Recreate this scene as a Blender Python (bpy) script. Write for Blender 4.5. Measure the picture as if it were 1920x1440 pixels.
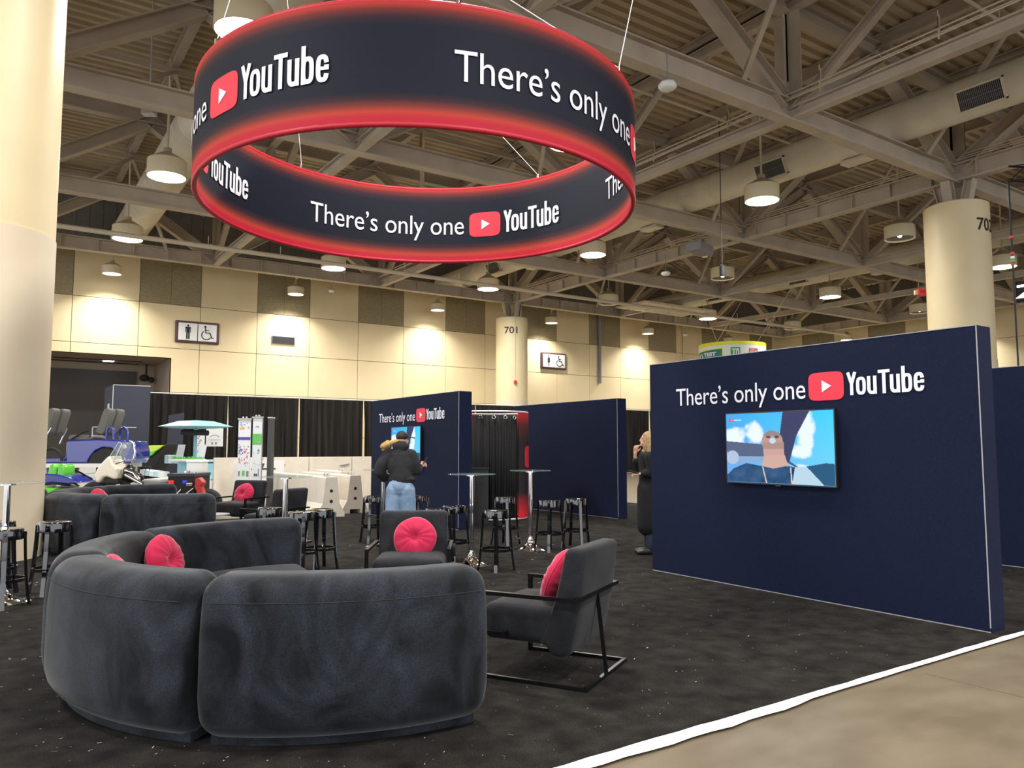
import bpy, math, random
from math import sin, cos, pi, radians as R, sqrt, atan2
from mathutils import Vector, Matrix
random.seed(7)
C = bpy.context.scene.collection
for o in list(bpy.data.objects): bpy.data.objects.remove(o)

# ---------------------------------------------------------------- camera, world, exposure
YAW, PITCH, HC = R(34.1), R(4.63), 1.5
cam = bpy.data.cameras.new('camera'); camo = bpy.data.objects.new('camera', cam); C.objects.link(camo)
cam.sensor_width = 36; cam.lens = 1445 / 1920 * 36; cam.clip_end = 300
camo.location = (0, 0, HC); camo.rotation_euler = (pi / 2 + PITCH, 0, -YAW)
bpy.context.scene.camera = camo
sc = bpy.context.scene
sc.view_settings.view_transform = 'Standard'; sc.view_settings.look = 'None'
sc.view_settings.exposure = 0.45; sc.view_settings.gamma = 1
sc.view_settings.use_curve_mapping = False
wd = bpy.data.worlds.new('hall_air'); sc.world = wd; wd.use_nodes = True
bg = wd.node_tree.nodes['Background']; bg.inputs[0].default_value = (.95, .97, 1.0, 1); bg.inputs[1].default_value = 1.8
LAMP_W = 560.0        # main pendant lamp power
WALL_W = 200.0        # perimeter lamp power
LCOL = (1.0, .965, .91)

# ---------------------------------------------------------------- materials
def lin(c):
    if isinstance(c, str):
        c = [int(c[i:i+2], 16) / 255 for i in (0, 2, 4)]
        c = [x / 12.92 if x <= .04045 else ((x + .055) / 1.055) ** 2.4 for x in c]
    return (*c[:3], 1)
MATS = {}
def mat(name, col, rough=.5, metal=0, var=0, scale=8, bump=0, bscale=60, emit=0, coat=0, sheen=0, trans=0, spec=.5, stretch=None, col2=None, detail=6, contrast=None, grain=None, warp=0):
    m = bpy.data.materials.new(name); m.use_nodes = True; nt = m.node_tree; N = nt.nodes; L = nt.links
    b = N['Principled BSDF']; c = lin(col)
    b.inputs['Base Color'].default_value = c; b.inputs['Roughness'].default_value = rough
    b.inputs['Metallic'].default_value = metal; b.inputs['Specular IOR Level'].default_value = spec
    if coat: b.inputs['Coat Weight'].default_value = coat; b.inputs['Coat Roughness'].default_value = .08
    if sheen: b.inputs['Sheen Weight'].default_value = sheen; b.inputs['Sheen Roughness'].default_value = .4
    if trans: b.inputs['Transmission Weight'].default_value = trans
    if emit: b.inputs['Emission Color'].default_value = c; b.inputs['Emission Strength'].default_value = emit
    if var or col2 or bump:
        tc = N.new('ShaderNodeTexCoord'); mp = N.new('ShaderNodeMapping'); L.new(tc.outputs['Object'], mp.inputs[0])
        if stretch: mp.inputs['Scale'].default_value = stretch
    if var or col2:
        nz = N.new('ShaderNodeTexNoise'); nz.inputs['Scale'].default_value = scale; nz.inputs['Detail'].default_value = detail; nz.inputs['Distortion'].default_value = warp
        L.new(mp.outputs[0], nz.inputs['Vector'])
        rp = N.new('ShaderNodeValToRGB'); L.new(nz.outputs['Fac'], rp.inputs[0])
        lo, hi = contrast or (.3, .7)
        rp.color_ramp.elements[0].position = lo; rp.color_ramp.elements[1].position = hi
        if col2: a, d = c, lin(col2)
        else: a = tuple(x * (1 - var) for x in c[:3]) + (1,); d = tuple(min(1, x * (1 + var)) for x in c[:3]) + (1,)
        rp.color_ramp.elements[0].color = a; rp.color_ramp.elements[1].color = d
        L.new(rp.outputs[0], b.inputs['Base Color'])
        if grain:      # fine fibre grain over the broad nap
            n3 = N.new('ShaderNodeTexNoise'); n3.inputs['Scale'].default_value = grain[0]; n3.inputs['Detail'].default_value = 2
            L.new(tc.outputs['Object'], n3.inputs['Vector'])
            r3 = N.new('ShaderNodeMapRange'); r3.inputs['From Min'].default_value = .3; r3.inputs['From Max'].default_value = .7
            r3.inputs['To Min'].default_value = 1 - grain[1]; r3.inputs['To Max'].default_value = 1 + grain[1]; L.new(n3.outputs['Fac'], r3.inputs['Value'])
            mx = N.new('ShaderNodeMix'); mx.data_type = 'RGBA'; mx.blend_type = 'MULTIPLY'; mx.inputs[0].default_value = 1
            L.new(rp.outputs[0], mx.inputs[6]); L.new(r3.outputs[0], mx.inputs[7]); L.new(mx.outputs[2], b.inputs['Base Color'])
    if bump:
        n2 = N.new('ShaderNodeTexNoise'); n2.inputs['Scale'].default_value = bscale; n2.inputs['Detail'].default_value = 4
        L.new(tc.outputs['Object'], n2.inputs['Vector'])
        bp = N.new('ShaderNodeBump'); bp.inputs['Strength'].default_value = bump; bp.inputs['Distance'].default_value = .01
        L.new(n2.outputs['Fac'], bp.inputs['Height']); L.new(bp.outputs[0], b.inputs['Normal'])
    MATS[name] = m
    return m
M_STEEL = mat('painted_roof_steel', (.46, .39, .305), .6, var=.12, scale=1.2, bump=.1, bscale=20)
M_DECK = mat('roof_deck', (.50, .41, .29), .7, var=.15, scale=.8)
M_DUCT = mat('duct_paint', (.70, .64, .50), .55, var=.07, scale=1.5)
M_CREAM = mat('cream_wall_panel', (.74, .61, .37), .75, var=.05, scale=.5)
M_TAUPE = mat('taupe_acoustic_panel', (.30, .245, .14), .9, var=.2, scale=5, stretch=(1, 1, 6))
M_SEAM = mat('panel_seam', (.10, .08, .05), .9)
M_COLUMN = mat('column_upper_paint', (.70, .585, .36), .5, var=.04, scale=1)
M_COLLOW = mat('column_lower_paint', (.66, .57, .42), .45, var=.05, scale=1)
M_CONC = mat('polished_concrete', (.135, .108, .072), .33, col2=(.185, .153, .106), scale=1.9, bump=.05, bscale=12, stretch=(1, 1.6, 1), contrast=(.36, .66))
M_CARPET = mat('black_carpet', (.0075, .0068, .006), 1, grain=(170, .85), col2=(.034, .0305, .0265), scale=5, bump=1.0, bscale=260, contrast=(.3, .75), spec=.15, detail=10)
M_NAVY = mat('navy_booth_fabric', (.0060, .0100, .0310), .85, grain=(150, .4), var=.15, scale=40, bump=.25, bscale=400, spec=.15)
M_WHITE = mat('white_print', (.72, .72, .80), .6)
M_RED = mat('red_print', (.70, .025, .055), .55)
M_CURT = mat('kiosk_curtain', (.004, .004, .005), .9, col2=(.012, .012, .013), scale=2, stretch=(3, 3, .15))
M_SLAT = mat('grey_upper_cladding', (.16, .155, .14), .7, var=.1, scale=3)
M_EDGE = mat('seam_grey', (.30, .30, .33), .6)
M_TAPE = mat('white_tape', (.90, .89, .86), .6, var=.05, scale=20)
M_VELVET = mat('black_velvet', (.0022, .003, .0045), .85, grain=(150, .45), warp=1.6, col2=(.024, .030, .041), scale=2.3, bump=.15, bscale=300, sheen=.16, contrast=(.34, .70), spec=.2, stretch=(1.2, 1.2, .9), detail=9)
M_CHARV = mat('charcoal_upholstery', (.005, .0055, .007), .8, grain=(140, .3), col2=(.020, .022, .027), scale=4, bump=.15, bscale=300, sheen=.10, spec=.2)
M_PINK = mat('raspberry_velvet', (.43, .016, .060), .85, var=.12, scale=6, sheen=.4, bump=.1, bscale=250, spec=.2)
M_BLKMET = mat('black_metal', (.012, .012, .014), .3, metal=.6)
M_GLOSS = mat('glossy_black_plastic', (.004, .004, .006), .06, coat=1)
M_CHROME = mat('chrome', (.86, .86, .88), .07, metal=1)
M_SCREENF = mat('screen_frame', (.01, .01, .012), .3)
M_LAMP = mat('lamp_housing_cream', (.66, .57, .38), .5)
M_GLOW = mat('lamp_glow', (1, .96, .86), .5, emit=9)
M_DIM = mat('lamp_small_bulb', (1, .95, .85), .5, emit=5)
M_DARKIN = mat('lamp_dark_inside', (.12, .10, .07), .5)
M_DRAPE = mat('black_drape', (.008, .0075, .007), .95, col2=(.032, .028, .025), scale=2, stretch=(3, 3, .15), spec=.2)
M_BLACK = mat('matt_black', (.012, .012, .013), .7)
M_DGREY = mat('dark_grey', (.05, .05, .055), .6)
M_GREY = mat('mid_grey', (.22, .22, .23), .6)
M_LGREY = mat('light_grey', (.5, .5, .5), .6)
M_PLUM = mat('plum_sign_frame', (.075, .03, .045), .5)
M_FIRE = mat('fire_red', (.62, .03, .03), .4)
M_BARR = mat('cast_concrete', (.70, .64, .54), .75, var=.06, scale=4, bump=.15, bscale=40)
M_BARREND = mat('cast_concrete_end', (.47, .44, .38), .75, var=.06, scale=4)
M_BLUE = mat('blue_gloss_paint', (.022, .03, .26), .15, coat=.8)
M_LIME = mat('lime_gloss', (.10, .55, .03), .25, coat=.4)
M_YEL = mat('yellow_green', (.55, .75, .04), .3, coat=.4)
M_IVORY = mat('ivory_gloss', (.72, .66, .54), .2, coat=.6)
M_AQUA = mat('aqua_paint', (.25, .52, .60), .45)
M_AQUAL = mat('pale_aqua', (.45, .66, .76), .5)
M_WHT = mat('white_plastic', (.80, .80, .78), .4)
M_SEATG = mat('grey_vinyl', (.115, .11, .10), .55, bump=.05)
M_SKIN = mat('skin', (.55, .30, .21), .55)
M_HAIR = mat('blond_hair', (.19, .115, .05), .55, col2=(.42, .28, .125), scale=22, stretch=(6, 6, .6), bump=.5, bscale=90)
M_HAIR2 = mat('golden_hair', (.42, .26, .085), .6, var=.25, scale=25, bump=.4, bscale=120)
M_JEANS = mat('light_blue_denim', (.12, .20, .33), .85, col2=(.27, .38, .53), scale=6, bump=.3, bscale=150)
M_DENIM = mat('dark_denim', (.02, .03, .055), .85)
M_HOOD = mat('black_sweatshirt', (.009, .0095, .011), .95, col2=(.020, .021, .024), scale=5, bump=.35, bscale=60)
M_BLKLEATHER = mat('black_leather', (.012, .012, .012), .45)
M_COAT = mat('black_wool_coat', (.0035, .0035, .0045), .95, bump=.4, bscale=80, var=.3, scale=5)
M_GREEN = mat('print_green', (.12, .5, .09), .6)
M_PURP = mat('print_indigo', (.08, .06, .32), .6)
M_ORNG = mat('print_orange', (.85, .38, .05), .6)
M_PBLUE = mat('print_blue', (.10, .22, .62), .6)
M_TEAL = mat('print_teal', (.02, .16, .20), .6)
M_TDG = mat('print_leaf_green', (.02, .36, .09), .6)
M_PRED = mat('print_red', (.6, .04, .06), .6)
M_BANNER = mat('banner_cloth', (.70, .74, .78), .6)
M_REDLAMP = mat('red_lens', (.7, .01, .02), .2, emit=.5)
M_BLUELAMP = mat('blue_lens', (.02, .04, .6), .2, emit=.5)
M_TAN = mat('tan_seat_top', (.5, .38, .2), .4)
def glassmat():
    m = bpy.data.materials.new('clear_glass'); m.use_nodes = True
    b = m.node_tree.nodes['Principled BSDF']; b.inputs['Base Color'].default_value = (.80, .95, .90, 1)
    b.inputs['Transmission Weight'].default_value = 1; b.inputs['Roughness'].default_value = .02; b.inputs['IOR'].default_value = 1.45
    return m
M_GLASS = glassmat()
M_CLEAR = mat('clear_sheet', (.30, .42, .38), .04); MATS['clear_sheet'].node_tree.nodes['Principled BSDF'].inputs['Alpha'].default_value = .28

# ---------------------------------------------------------------- mesh builder
class MB:
    def __init__(s): s.v = []; s.f = []; s.mi = []; s.sm = []; s.m = 0; s.T = None
    def add(s, vs, fs, smooth=False, T=None):
        k = len(s.v)
        if T is not None: vs = [T @ Vector(v) for v in vs]
        if s.T is not None: vs = [s.T @ Vector(v) for v in vs]
        s.v += [tuple(v) for v in vs]; s.f += [tuple(i + k for i in f) for f in fs]
        s.mi += [s.m] * len(fs); s.sm += [smooth] * len(fs); return s
    def box(s, a, b, T=None):
        x0, y0, z0 = a; x1, y1, z1 = b
        vs = [(x, y, z) for z in (z0, z1) for y in (y0, y1) for x in (x0, x1)]
        return s.add(vs, [(0, 2, 3, 1), (4, 5, 7, 6), (0, 1, 5, 4), (2, 6, 7, 3), (0, 4, 6, 2), (1, 3, 7, 5)], T=T)
    def cbox(s, c, d, T=None): return s.box([c[i] - d[i] / 2 for i in range(3)], [c[i] + d[i] / 2 for i in range(3)], T)
    def bar(s, p, q, w, h=None, up=(0, 0, 1)):
        p, q = Vector(p), Vector(q); d = q - p; L = d.length; d.normalize(); u = Vector(up)
        if abs(d.dot(u)) > .99: u = Vector((1, 0, 0))
        sx = d.cross(u).normalized(); uz = sx.cross(d); h = h or w
        T = Matrix(((sx.x, d.x, uz.x, p.x), (sx.y, d.y, uz.y, p.y), (sx.z, d.z, uz.z, p.z), (0, 0, 0, 1)))
        return s.box((-w / 2, 0, -h / 2), (w / 2, L, h / 2), T)
    def cone(s, p, q, r0, r1, n=20, caps=True, smooth=True):
        p, q = Vector(p), Vector(q); d = (q - p).normalized(); u = Vector((0, 0, 1)) if abs(d.z) < .95 else Vector((1, 0, 0))
        a = d.cross(u).normalized(); b = d.cross(a); vs = []
        for c, r in ((p, r0), (q, r1)):
            for i in range(n): t = 2 * pi * i / n; vs.append(c + (a * cos(t) + b * sin(t)) * r)
        s.add(vs, [(i, i + n, (i + 1) % n + n, (i + 1) % n) for i in range(n)], smooth)
        if caps:
            if r0 > 0: s.add(vs[:n], [tuple(range(n))])
            if r1 > 0: s.add(vs[n:], [tuple(reversed(range(n)))])
        return s
    def cyl(s, p, q, r, n=20, caps=True): return s.cone(p, q, r, r, n, caps)
    def tube(s, pts, r, n=10, closed=False):
        pts = [Vector(p) for p in pts]; N = len(pts); vs = []; pa = None
        for i, p in enumerate(pts):
            d = (pts[(i + 1) % N] - pts[i - 1]) if closed else (pts[min(i + 1, N - 1)] - pts[max(i - 1, 0)])
            d.normalize()
            if pa is None: u = Vector((0, 0, 1)) if abs(d.z) < .95 else Vector((1, 0, 0)); a = d.cross(u)
            else: a = pa - d * pa.dot(d)
            a.normalize(); pa = a; b = d.cross(a); rr = r[i] if isinstance(r, (list, tuple)) else r
            vs += [p + (a * cos(2 * pi * k / n) + b * sin(2 * pi * k / n)) * rr for k in range(n)]
        fs = []
        for i in range(N if closed else N - 1):
            j = (i + 1) % N
            fs += [(i * n + k, i * n + (k + 1) % n, j * n + (k + 1) % n, j * n + k) for k in range(n)]
        s.add(vs, fs, True)
        if not closed: s.add(vs[:n], [tuple(reversed(range(n)))]); s.add(vs[-n:], [tuple(range(n))])
        return s
    def lathe(s, prof, n=32, c=(0, 0, 0), T=None):
        vs = []
        for r, z in prof: vs += [(c[0] + r * cos(2 * pi * i / n), c[1] + r * sin(2 * pi * i / n), c[2] + z) for i in range(n)]
        fs = [(j * n + i, j * n + (i + 1) % n, (j + 1) * n + (i + 1) % n, (j + 1) * n + i) for j in range(len(prof) - 1) for i in range(n)]
        return s.add(vs, fs, True, T)
    def ball(s, c, r, n=16, T=None):
        r = (r, r, r) if not isinstance(r, (tuple, list)) else r; vs = []; fs = []; h = n // 2
        for j in range(h + 1):
            for i in range(n):
                t, p = pi * j / h, 2 * pi * i / n
                vs.append((c[0] + r[0] * sin(t) * cos(p), c[1] + r[1] * sin(t) * sin(p), c[2] + r[2] * cos(t)))
        for j in range(h):
            for i in range(n): fs.append((j * n + i, (j + 1) * n + i, (j + 1) * n + (i + 1) % n, j * n + (i + 1) % n))
        return s.add(vs, fs, True, T)
    def limb(s, pts, rs, n=14):     # tapered rounded limb through joints
        for i, p in enumerate(pts):
            s.ball(p, rs[i], n)
            if i: s.cone(pts[i - 1], p, rs[i - 1], rs[i], n)
        return s
    def prism(s, poly, f0, f1):     # polygon pushed between two mappings
        n = len(poly); a = [f0(*p) for p in poly]; b = [f1(*p) for p in poly]
        return s.add(a + b, [tuple(range(n)), tuple(range(2 * n - 1, n - 1, -1))] + [(i, i + n, (i + 1) % n + n, (i + 1) % n) for i in range(n)])
    def rbox(s, half, r, seg=(4, 4, 4), k=4, fn=None, T=None):   # rounded box, optionally bent by fn
        ax = []
        for h, sg in zip(half, seg):
            q = h - r; e = [-q - r * sin(pi / 2 * (1 - i / k)) for i in range(k)]
            m = [-q + 2 * q * i / sg for i in range(sg + 1)]
            ax.append(e + m + [-x for x in reversed(e)])
        idx = {}; vs = []; fs = []
        def V(p):
            key = tuple(round(c, 5) for c in p)
            if key not in idx:
                inn = [max(-(h - r), min(h - r, c)) for c, h in zip(p, half)]
                d = Vector([c - i for c, i in zip(p, inn)])
                if d.length > 1e-9:
                    # cube position -> sphere position
                    m = max(abs(c) for c in d); d = d.normalized() * r * (m / r)
                q = Vector(inn) + d; q = fn(*q) if fn else q
                idx[key] = len(vs); vs.append(tuple(q))
            return idx[key]
        for A in range(3):
            B, Cc = (A + 1) % 3, (A + 2) % 3
            for sg in (-1, 1):
                for i in range(len(ax[B]) - 1):
                    for j in range(len(ax[Cc]) - 1):
                        q = []
                        for bi, ci in ((i, j), (i + 1, j), (i + 1, j + 1), (i, j + 1)):
                            p = [0, 0, 0]; p[A] = sg * half[A]; p[B] = ax[B][bi]; p[Cc] = ax[Cc][ci]; q.append(V(p))
                        if sg < 0: q.reverse()
                        fs.append(tuple(q))
        return s.add(vs, fs, True, T)
    def build(s, name, mats, parent=None, loc=None, rz=0, auto=None):
        me = bpy.data.meshes.new(name); me.from_pydata(s.v, [], s.f)
        mats = mats if isinstance(mats, (list, tuple)) else [mats]
        for m in mats: me.materials.append(m)
        me.polygons.foreach_set('material_index', s.mi); me.polygons.foreach_set('use_smooth', s.sm)
        if auto: me.set_sharp_from_angle(angle=R(auto))
        me.update()
        o = bpy.data.objects.new(name, me); C.objects.link(o)
        if parent: o.parent = parent
        if loc: o.location = loc
        if rz: o.rotation_euler = (0, 0, rz)
        return o
def tag(o, label=None, cat=None, group=None, kind=None):
    for k, v in (('label', label), ('category', cat), ('group', group), ('kind', kind)):
        if v: o[k] = v
    return o
def empty(name, loc=(0, 0, 0), rz=0, label=None, cat=None, group=None, kind=None):
    o = bpy.data.objects.new(name, None); C.objects.link(o); o.location = loc; o.rotation_euler = (0, 0, rz)
    o.empty_display_size = .1
    return tag(o, label, cat, group, kind)
def dup(o, loc=None, rz=None, label=None, parent=None):
    kids = [x for x in bpy.data.objects if x.parent == o]
    c = o.copy(); C.objects.link(c)
    if parent: c.parent = parent
    if loc: c.location = loc
    if rz is not None: c.rotation_euler = (0, 0, rz)
    if label: c['label'] = label
    for k in kids: dup(k, parent=c)
    return c
def solid(o, vox, smooth=2):          # melt overlapping limbs into one continuous surface
    m = o.modifiers.new('merge', 'REMESH'); m.mode = 'VOXEL'; m.voxel_size = vox; m.use_smooth_shade = True
    if smooth: q = o.modifiers.new('soften', 'SMOOTH'); q.iterations = smooth; q.factor = .6
    return o
def text_geo(body, bold=0, space=1.0, bev=0):
    cu = bpy.data.curves.new('lettering', 'FONT'); cu.body = body; cu.size = 1; cu.offset = bold; cu.resolution_u = 4
    cu.space_character = space
    ob = bpy.data.objects.new('lettering', cu); C.objects.link(ob)
    me = bpy.data.meshes.new_from_object(ob)
    vs = [tuple(v.co) for v in me.vertices]; fs = [tuple(p.vertices) for p in me.polygons]
    bpy.data.objects.remove(ob); bpy.data.meshes.remove(me)
    return vs, fs
def bounds(vs):
    return min(v[0] for v in vs), max(v[0] for v in vs), min(v[1] for v in vs), max(v[1] for v in vs)
def fit_text(mb, body, u0, u1, base, cap, fn, bold=0, space=1.0):
    """letters fitted between u0 and u1, capital height cap, standing on base; fn maps (u, w) to space"""
    vs, fs = text_geo(body, bold, space); x0, x1, _, _ = bounds(vs)
    cv, _ = text_geo('T', bold); _, _, c0, c1 = bounds(cv)
    mb.add([fn(u0 + (u1 - u0) * (v[0] - x0) / (x1 - x0), base + cap * (v[1] - c0) / (c1 - c0)) for v in vs], fs)
def wordmark(mb, u0, u1, base, cap, fn):
    """heavy condensed lettering drawn as strokes"""
    S = .135; X = .77; items = []; W = 0
    def stroke(pts, w=S, closed=False):
        P = [Vector((p[0], p[1])) for p in pts]; n = len(P); L = []; Rr = []
        for i in range(n):
            a = P[i] - P[i - 1] if (i or closed) else P[1] - P[0]; b = P[(i + 1) % n] - P[i] if (i < n - 1 or closed) else a
            a = a.normalized(); b = b.normalized(); t = (a + b).normalized(); nn = Vector((-t.y, t.x)); k = w / 2 / max(.5, nn.dot(Vector((-a.y, a.x))))
            L.append(P[i] + nn * k); Rr.append(P[i] - nn * k)
        return L + Rr, [(i, (i + 1) % n, n + (i + 1) % n, n + i) for i in range(n if closed else n - 1)]
    def ring(w, h, x0=0, y0=0, a0=0, a1=360, e=3.2):
        pts = []; N = 32
        for i in range(N + (a1 - a0 < 360)):
            t = R(a0 + (a1 - a0) * i / N); c, q = cos(t), sin(t)
            pts.append((x0 + w / 2 + (w - S) / 2 * math.copysign(abs(c) ** (2 / e), c), y0 + h / 2 + (h - S) / 2 * math.copysign(abs(q) ** (2 / e), q)))
        return stroke(pts, S, a1 - a0 >= 360)
    def G(ch):
        if ch == 'Y': return [stroke([(.07, 1), (.22, .48)]), stroke([(.37, 1), (.22, .48)]), stroke([(.22, .52), (.22, 0)])], .42
        if ch == 'o': return [ring(.40, X)], .40
        if ch == 'u': return [ring(.38, .5, 0, 0, 180, 360, 2.6), stroke([(S / 2, .22), (S / 2, X)]), stroke([(.38 - S / 2, 0), (.38 - S / 2, X)])], .38
        if ch == 'T': return [stroke([(0, 1 - S / 2), (.46, 1 - S / 2)]), stroke([(.23, 1), (.23, 0)])], .46
        if ch == 'b': return [stroke([(S / 2, 0), (S / 2, 1.08)]), ring(.39, X)], .39
        if ch == 'e': return [ring(.38, X, 0, 0, 18, 342), stroke([(S / 2, X * .50), (.38, X * .50)], S * .72), stroke([(.38 - S / 2, X * .49), (.38 - S / 2, X * .62)])], .38
    for ch in 'YouTube':
        g, w = G(ch); items.append((W, g)); W += w + (.055 if ch not in 'YT' else (-.02 if ch == 'Y' else .0))
    W -= .055
    for x, g in items:
        for i, (vs, fs) in enumerate(g): mb.add([fn(u0 + (u1 - u0) * (v.x + x) / W, base + cap * v.y, i * .0008) for v in vs], fs)
def add_badge(mb, u0, u1, w0, w1, fa, fb):     # badge in narrow strips so that it follows a curved surface
    n = 28; cu, cw = (u0 + u1) / 2, (w0 + w1) / 2; a, b = (u1 - u0) / 2, (w1 - w0) / 2; e = 5.5; ps = []
    for i in range(n + 1):
        x = -cos(pi * i / n); h = (1 - abs(x) ** e) ** (1 / e) if abs(x) < 1 else 0; ps.append((cu + a * x, h * b))
    for i in range(n):
        (x0, h0), (x1, h1) = ps[i], ps[i + 1]; mb.prism([(x0, cw - h0), (x1, cw - h1), (x1, cw + h1), (x0, cw + h0)], fa, fb)
def badge(u0, u1, w0, w1):            # rounded play badge outline and its triangle
    pts = []; cu, cw = (u0 + u1) / 2, (w0 + w1) / 2; a, b = (u1 - u0) / 2, (w1 - w0) / 2
    for i in range(48):
        t = 2 * pi * i / 48; c, s_ = cos(t), sin(t); e = 2 / 5.5
        pts.append((cu + a * math.copysign(abs(c) ** e, c), cw + b * math.copysign(abs(s_) ** e, s_)))
    tri = [(cu - a * .22, cw + b * .42), (cu - a * .22, cw - b * .42), (cu + a * .32, cw)]
    return pts, tri

# ---------------------------------------------------------------- the hall: floor, ceiling, walls
YB, XR = 44.0, 58.5
f = MB().box((-30, -28, -.1), (XR + 1, YB + 6, 0)).build('floor', M_CONC); tag(f, kind='structure')
# floor saw-cut joints
j = MB()
for y in (1.55, -4.5): j.box((-20, y, 0), (40, y + .012, .0015))
for x in (5.2, -1, 11.3, 17.4): j.box((x, -20, 0), (x + .012, 2.8, .0015))
tag(j.build('trim_1', M_SEAM), kind='structure')
# corrugated deck
mb = MB(); vs = []; fs = []; y = -26.0; prof = []
while y < YB + 1:
    prof += [(y, 14.55), (y + .17, 14.55), (y + .23, 14.67), (y + .37, 14.67)]; y += .43
for (yy, zz) in prof: vs += [(-28, yy, zz), (XR + 1, yy, zz)]
for i in range(len(prof) - 1): fs.append((2 * i, 2 * i + 2, 2 * i + 3, 2 * i + 1))
mb.add(vs, fs); mb.box((-28, -26, 14.7), (XR + 1, YB + 1, 14.9))
tag(mb.build('ceiling', M_DECK), kind='structure')

def panel_wall(name, org, ud, length, holes=(), dark0=0, flip=False):
    """cream panels with open seams on a dark backing; taupe acoustic panels in the top band"""
    nd = (Vector((0, -1, 0)) if ud[0] else Vector((-1, 0, 0))); U = Vector(ud); O = Vector(org)
    mb = MB()
    def bx(u0, u1, z0, z1, d0, d1, m):
        mb.m = m; a = O + U * u0 + nd * d0; b = O + U * u1 + nd * d1
        mb.box((min(a.x, b.x), min(a.y, b.y), z0), (max(a.x, b.x), max(a.y, b.y), z1))
    g = .014; zs = [0, 2.02, 4.37, 6.72, 9.07, 11.42, 14.5]
    n = int(length / 3.05) + 1
    for i in range(-2, n):
        u0, u1 = .1 + 3.05 * i, .1 + 3.05 * (i + 1)
        for k in range(6):
            z0, z1 = zs[k], zs[k + 1]
            if k == 5:
                for j in range(5): bx(u0 + .61 * j + .01, u0 + .61 * (j + 1) - .01, z0 + g, z1 - g, 0, .04, 3)
                continue
            if k >= 4 and i % 2 == dark0:
                um = (u0 + u1) / 2
                bx(u0 + g, um - g / 2, z0 + g, z1 - g, 0, .05, 1); bx(um + g / 2, u1 - g, z0 + g, z1 - g, 0, .05, 1)
                continue
            cut = [h for h in holes if h[0] < u1 and h[1] > u0 and h[2] > z0]
            if cut:
                h = cut[0]
                if h[2] < z1: bx(max(u0 + g, h[0]) if h[0] > u0 else u0 + g, min(u1 - g, h[1]), h[2], z1 - g, 0, .05, 0)
                if h[1] < u1: bx(h[1], u1 - g, z0 + g, z1 - g, 0, .05, 0)
                if h[0] > u0: bx(u0 + g, h[0], z0 + g, z1 - g, 0, .05, 0)
            else: bx(u0 + g, u1 - g, z0 + g, z1 - g, 0, .05, 0)
    lo = -6.1
    if holes:
        h = holes[0]
        bx(lo, h[0], 0, 14.5, -.3, 0, 2); bx(h[0], h[1], h[2], 14.5, -.3, 0, 2); bx(h[1], length + 3, 0, 14.5, -.3, 0, 2)
    else: bx(lo, length + 3, 0, 14.5, -.3, 0, 2)
    return tag(mb.build(name, [M_CREAM, M_TAUPE, M_SEAM, M_SLAT]), kind='structure')
panel_wall('wall_back', (0, YB, 0), (1, 0, 0), XR, holes=[(-5.0, 7.85, 6.2)])
panel_wall('wall_right', (XR, -20, 0), (0, 1, 0), YB + 20, dark0=1)
# deep opening in the back wall with a roller shutter
mb = MB(); mb.box((7.85, YB + .01, 0), (8.1, 49, 6.3)); mb.box((-5.2, YB + .01, 6.2), (7.85, 49, 6.45)); mb.box((-5.3, YB + .01, 0), (-5.0, 49, 6.2))
mb.box((-5, 49, 0), (8.1, 49.2, 6.45)); mb.m = 1
mb.box((-4, 46.8, 6.17), (6.9, 46.95, 6.2)); mb.box((-4, 48.3, 6.17), (6.9, 48.42, 6.2))
tag(mb.build('trim_2', [mat('opening_plaster', (.36, .29, .22), .8), M_BLACK]), kind='structure')
mb = MB()
for i in range(58): mb.box((-4.9, 48.86, i * .1), (6.9, 48.93 if i % 2 else 48.9, i * .1 + .1))
tag(mb.build('door_1', mat('roller_shutter', (.055, .045, .038), .6)), kind='structure')
o = MB().cbox((5.24, 47.2, 6.17), (.5, .5, .05)).build('ceiling_light', mat('downlight', (.95, .95, 1), .5, emit=6))
tag(o, 'small bright square light in the ceiling of the deep wall opening', 'light')
mb = MB(); mb.cyl((7.3, 48.2, 6.2), (7.3, 48.2, 5.6), .05); mb.ball((7.2, 48.1, 5.4), (.28, .28, .2)); mb.ball((7.55, 48.0, 5.3), .17)
tag(mb.build('wall_speaker', M_BLACK), 'dark equipment cluster hanging in the right corner of the deep opening', 'equipment')

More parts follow.
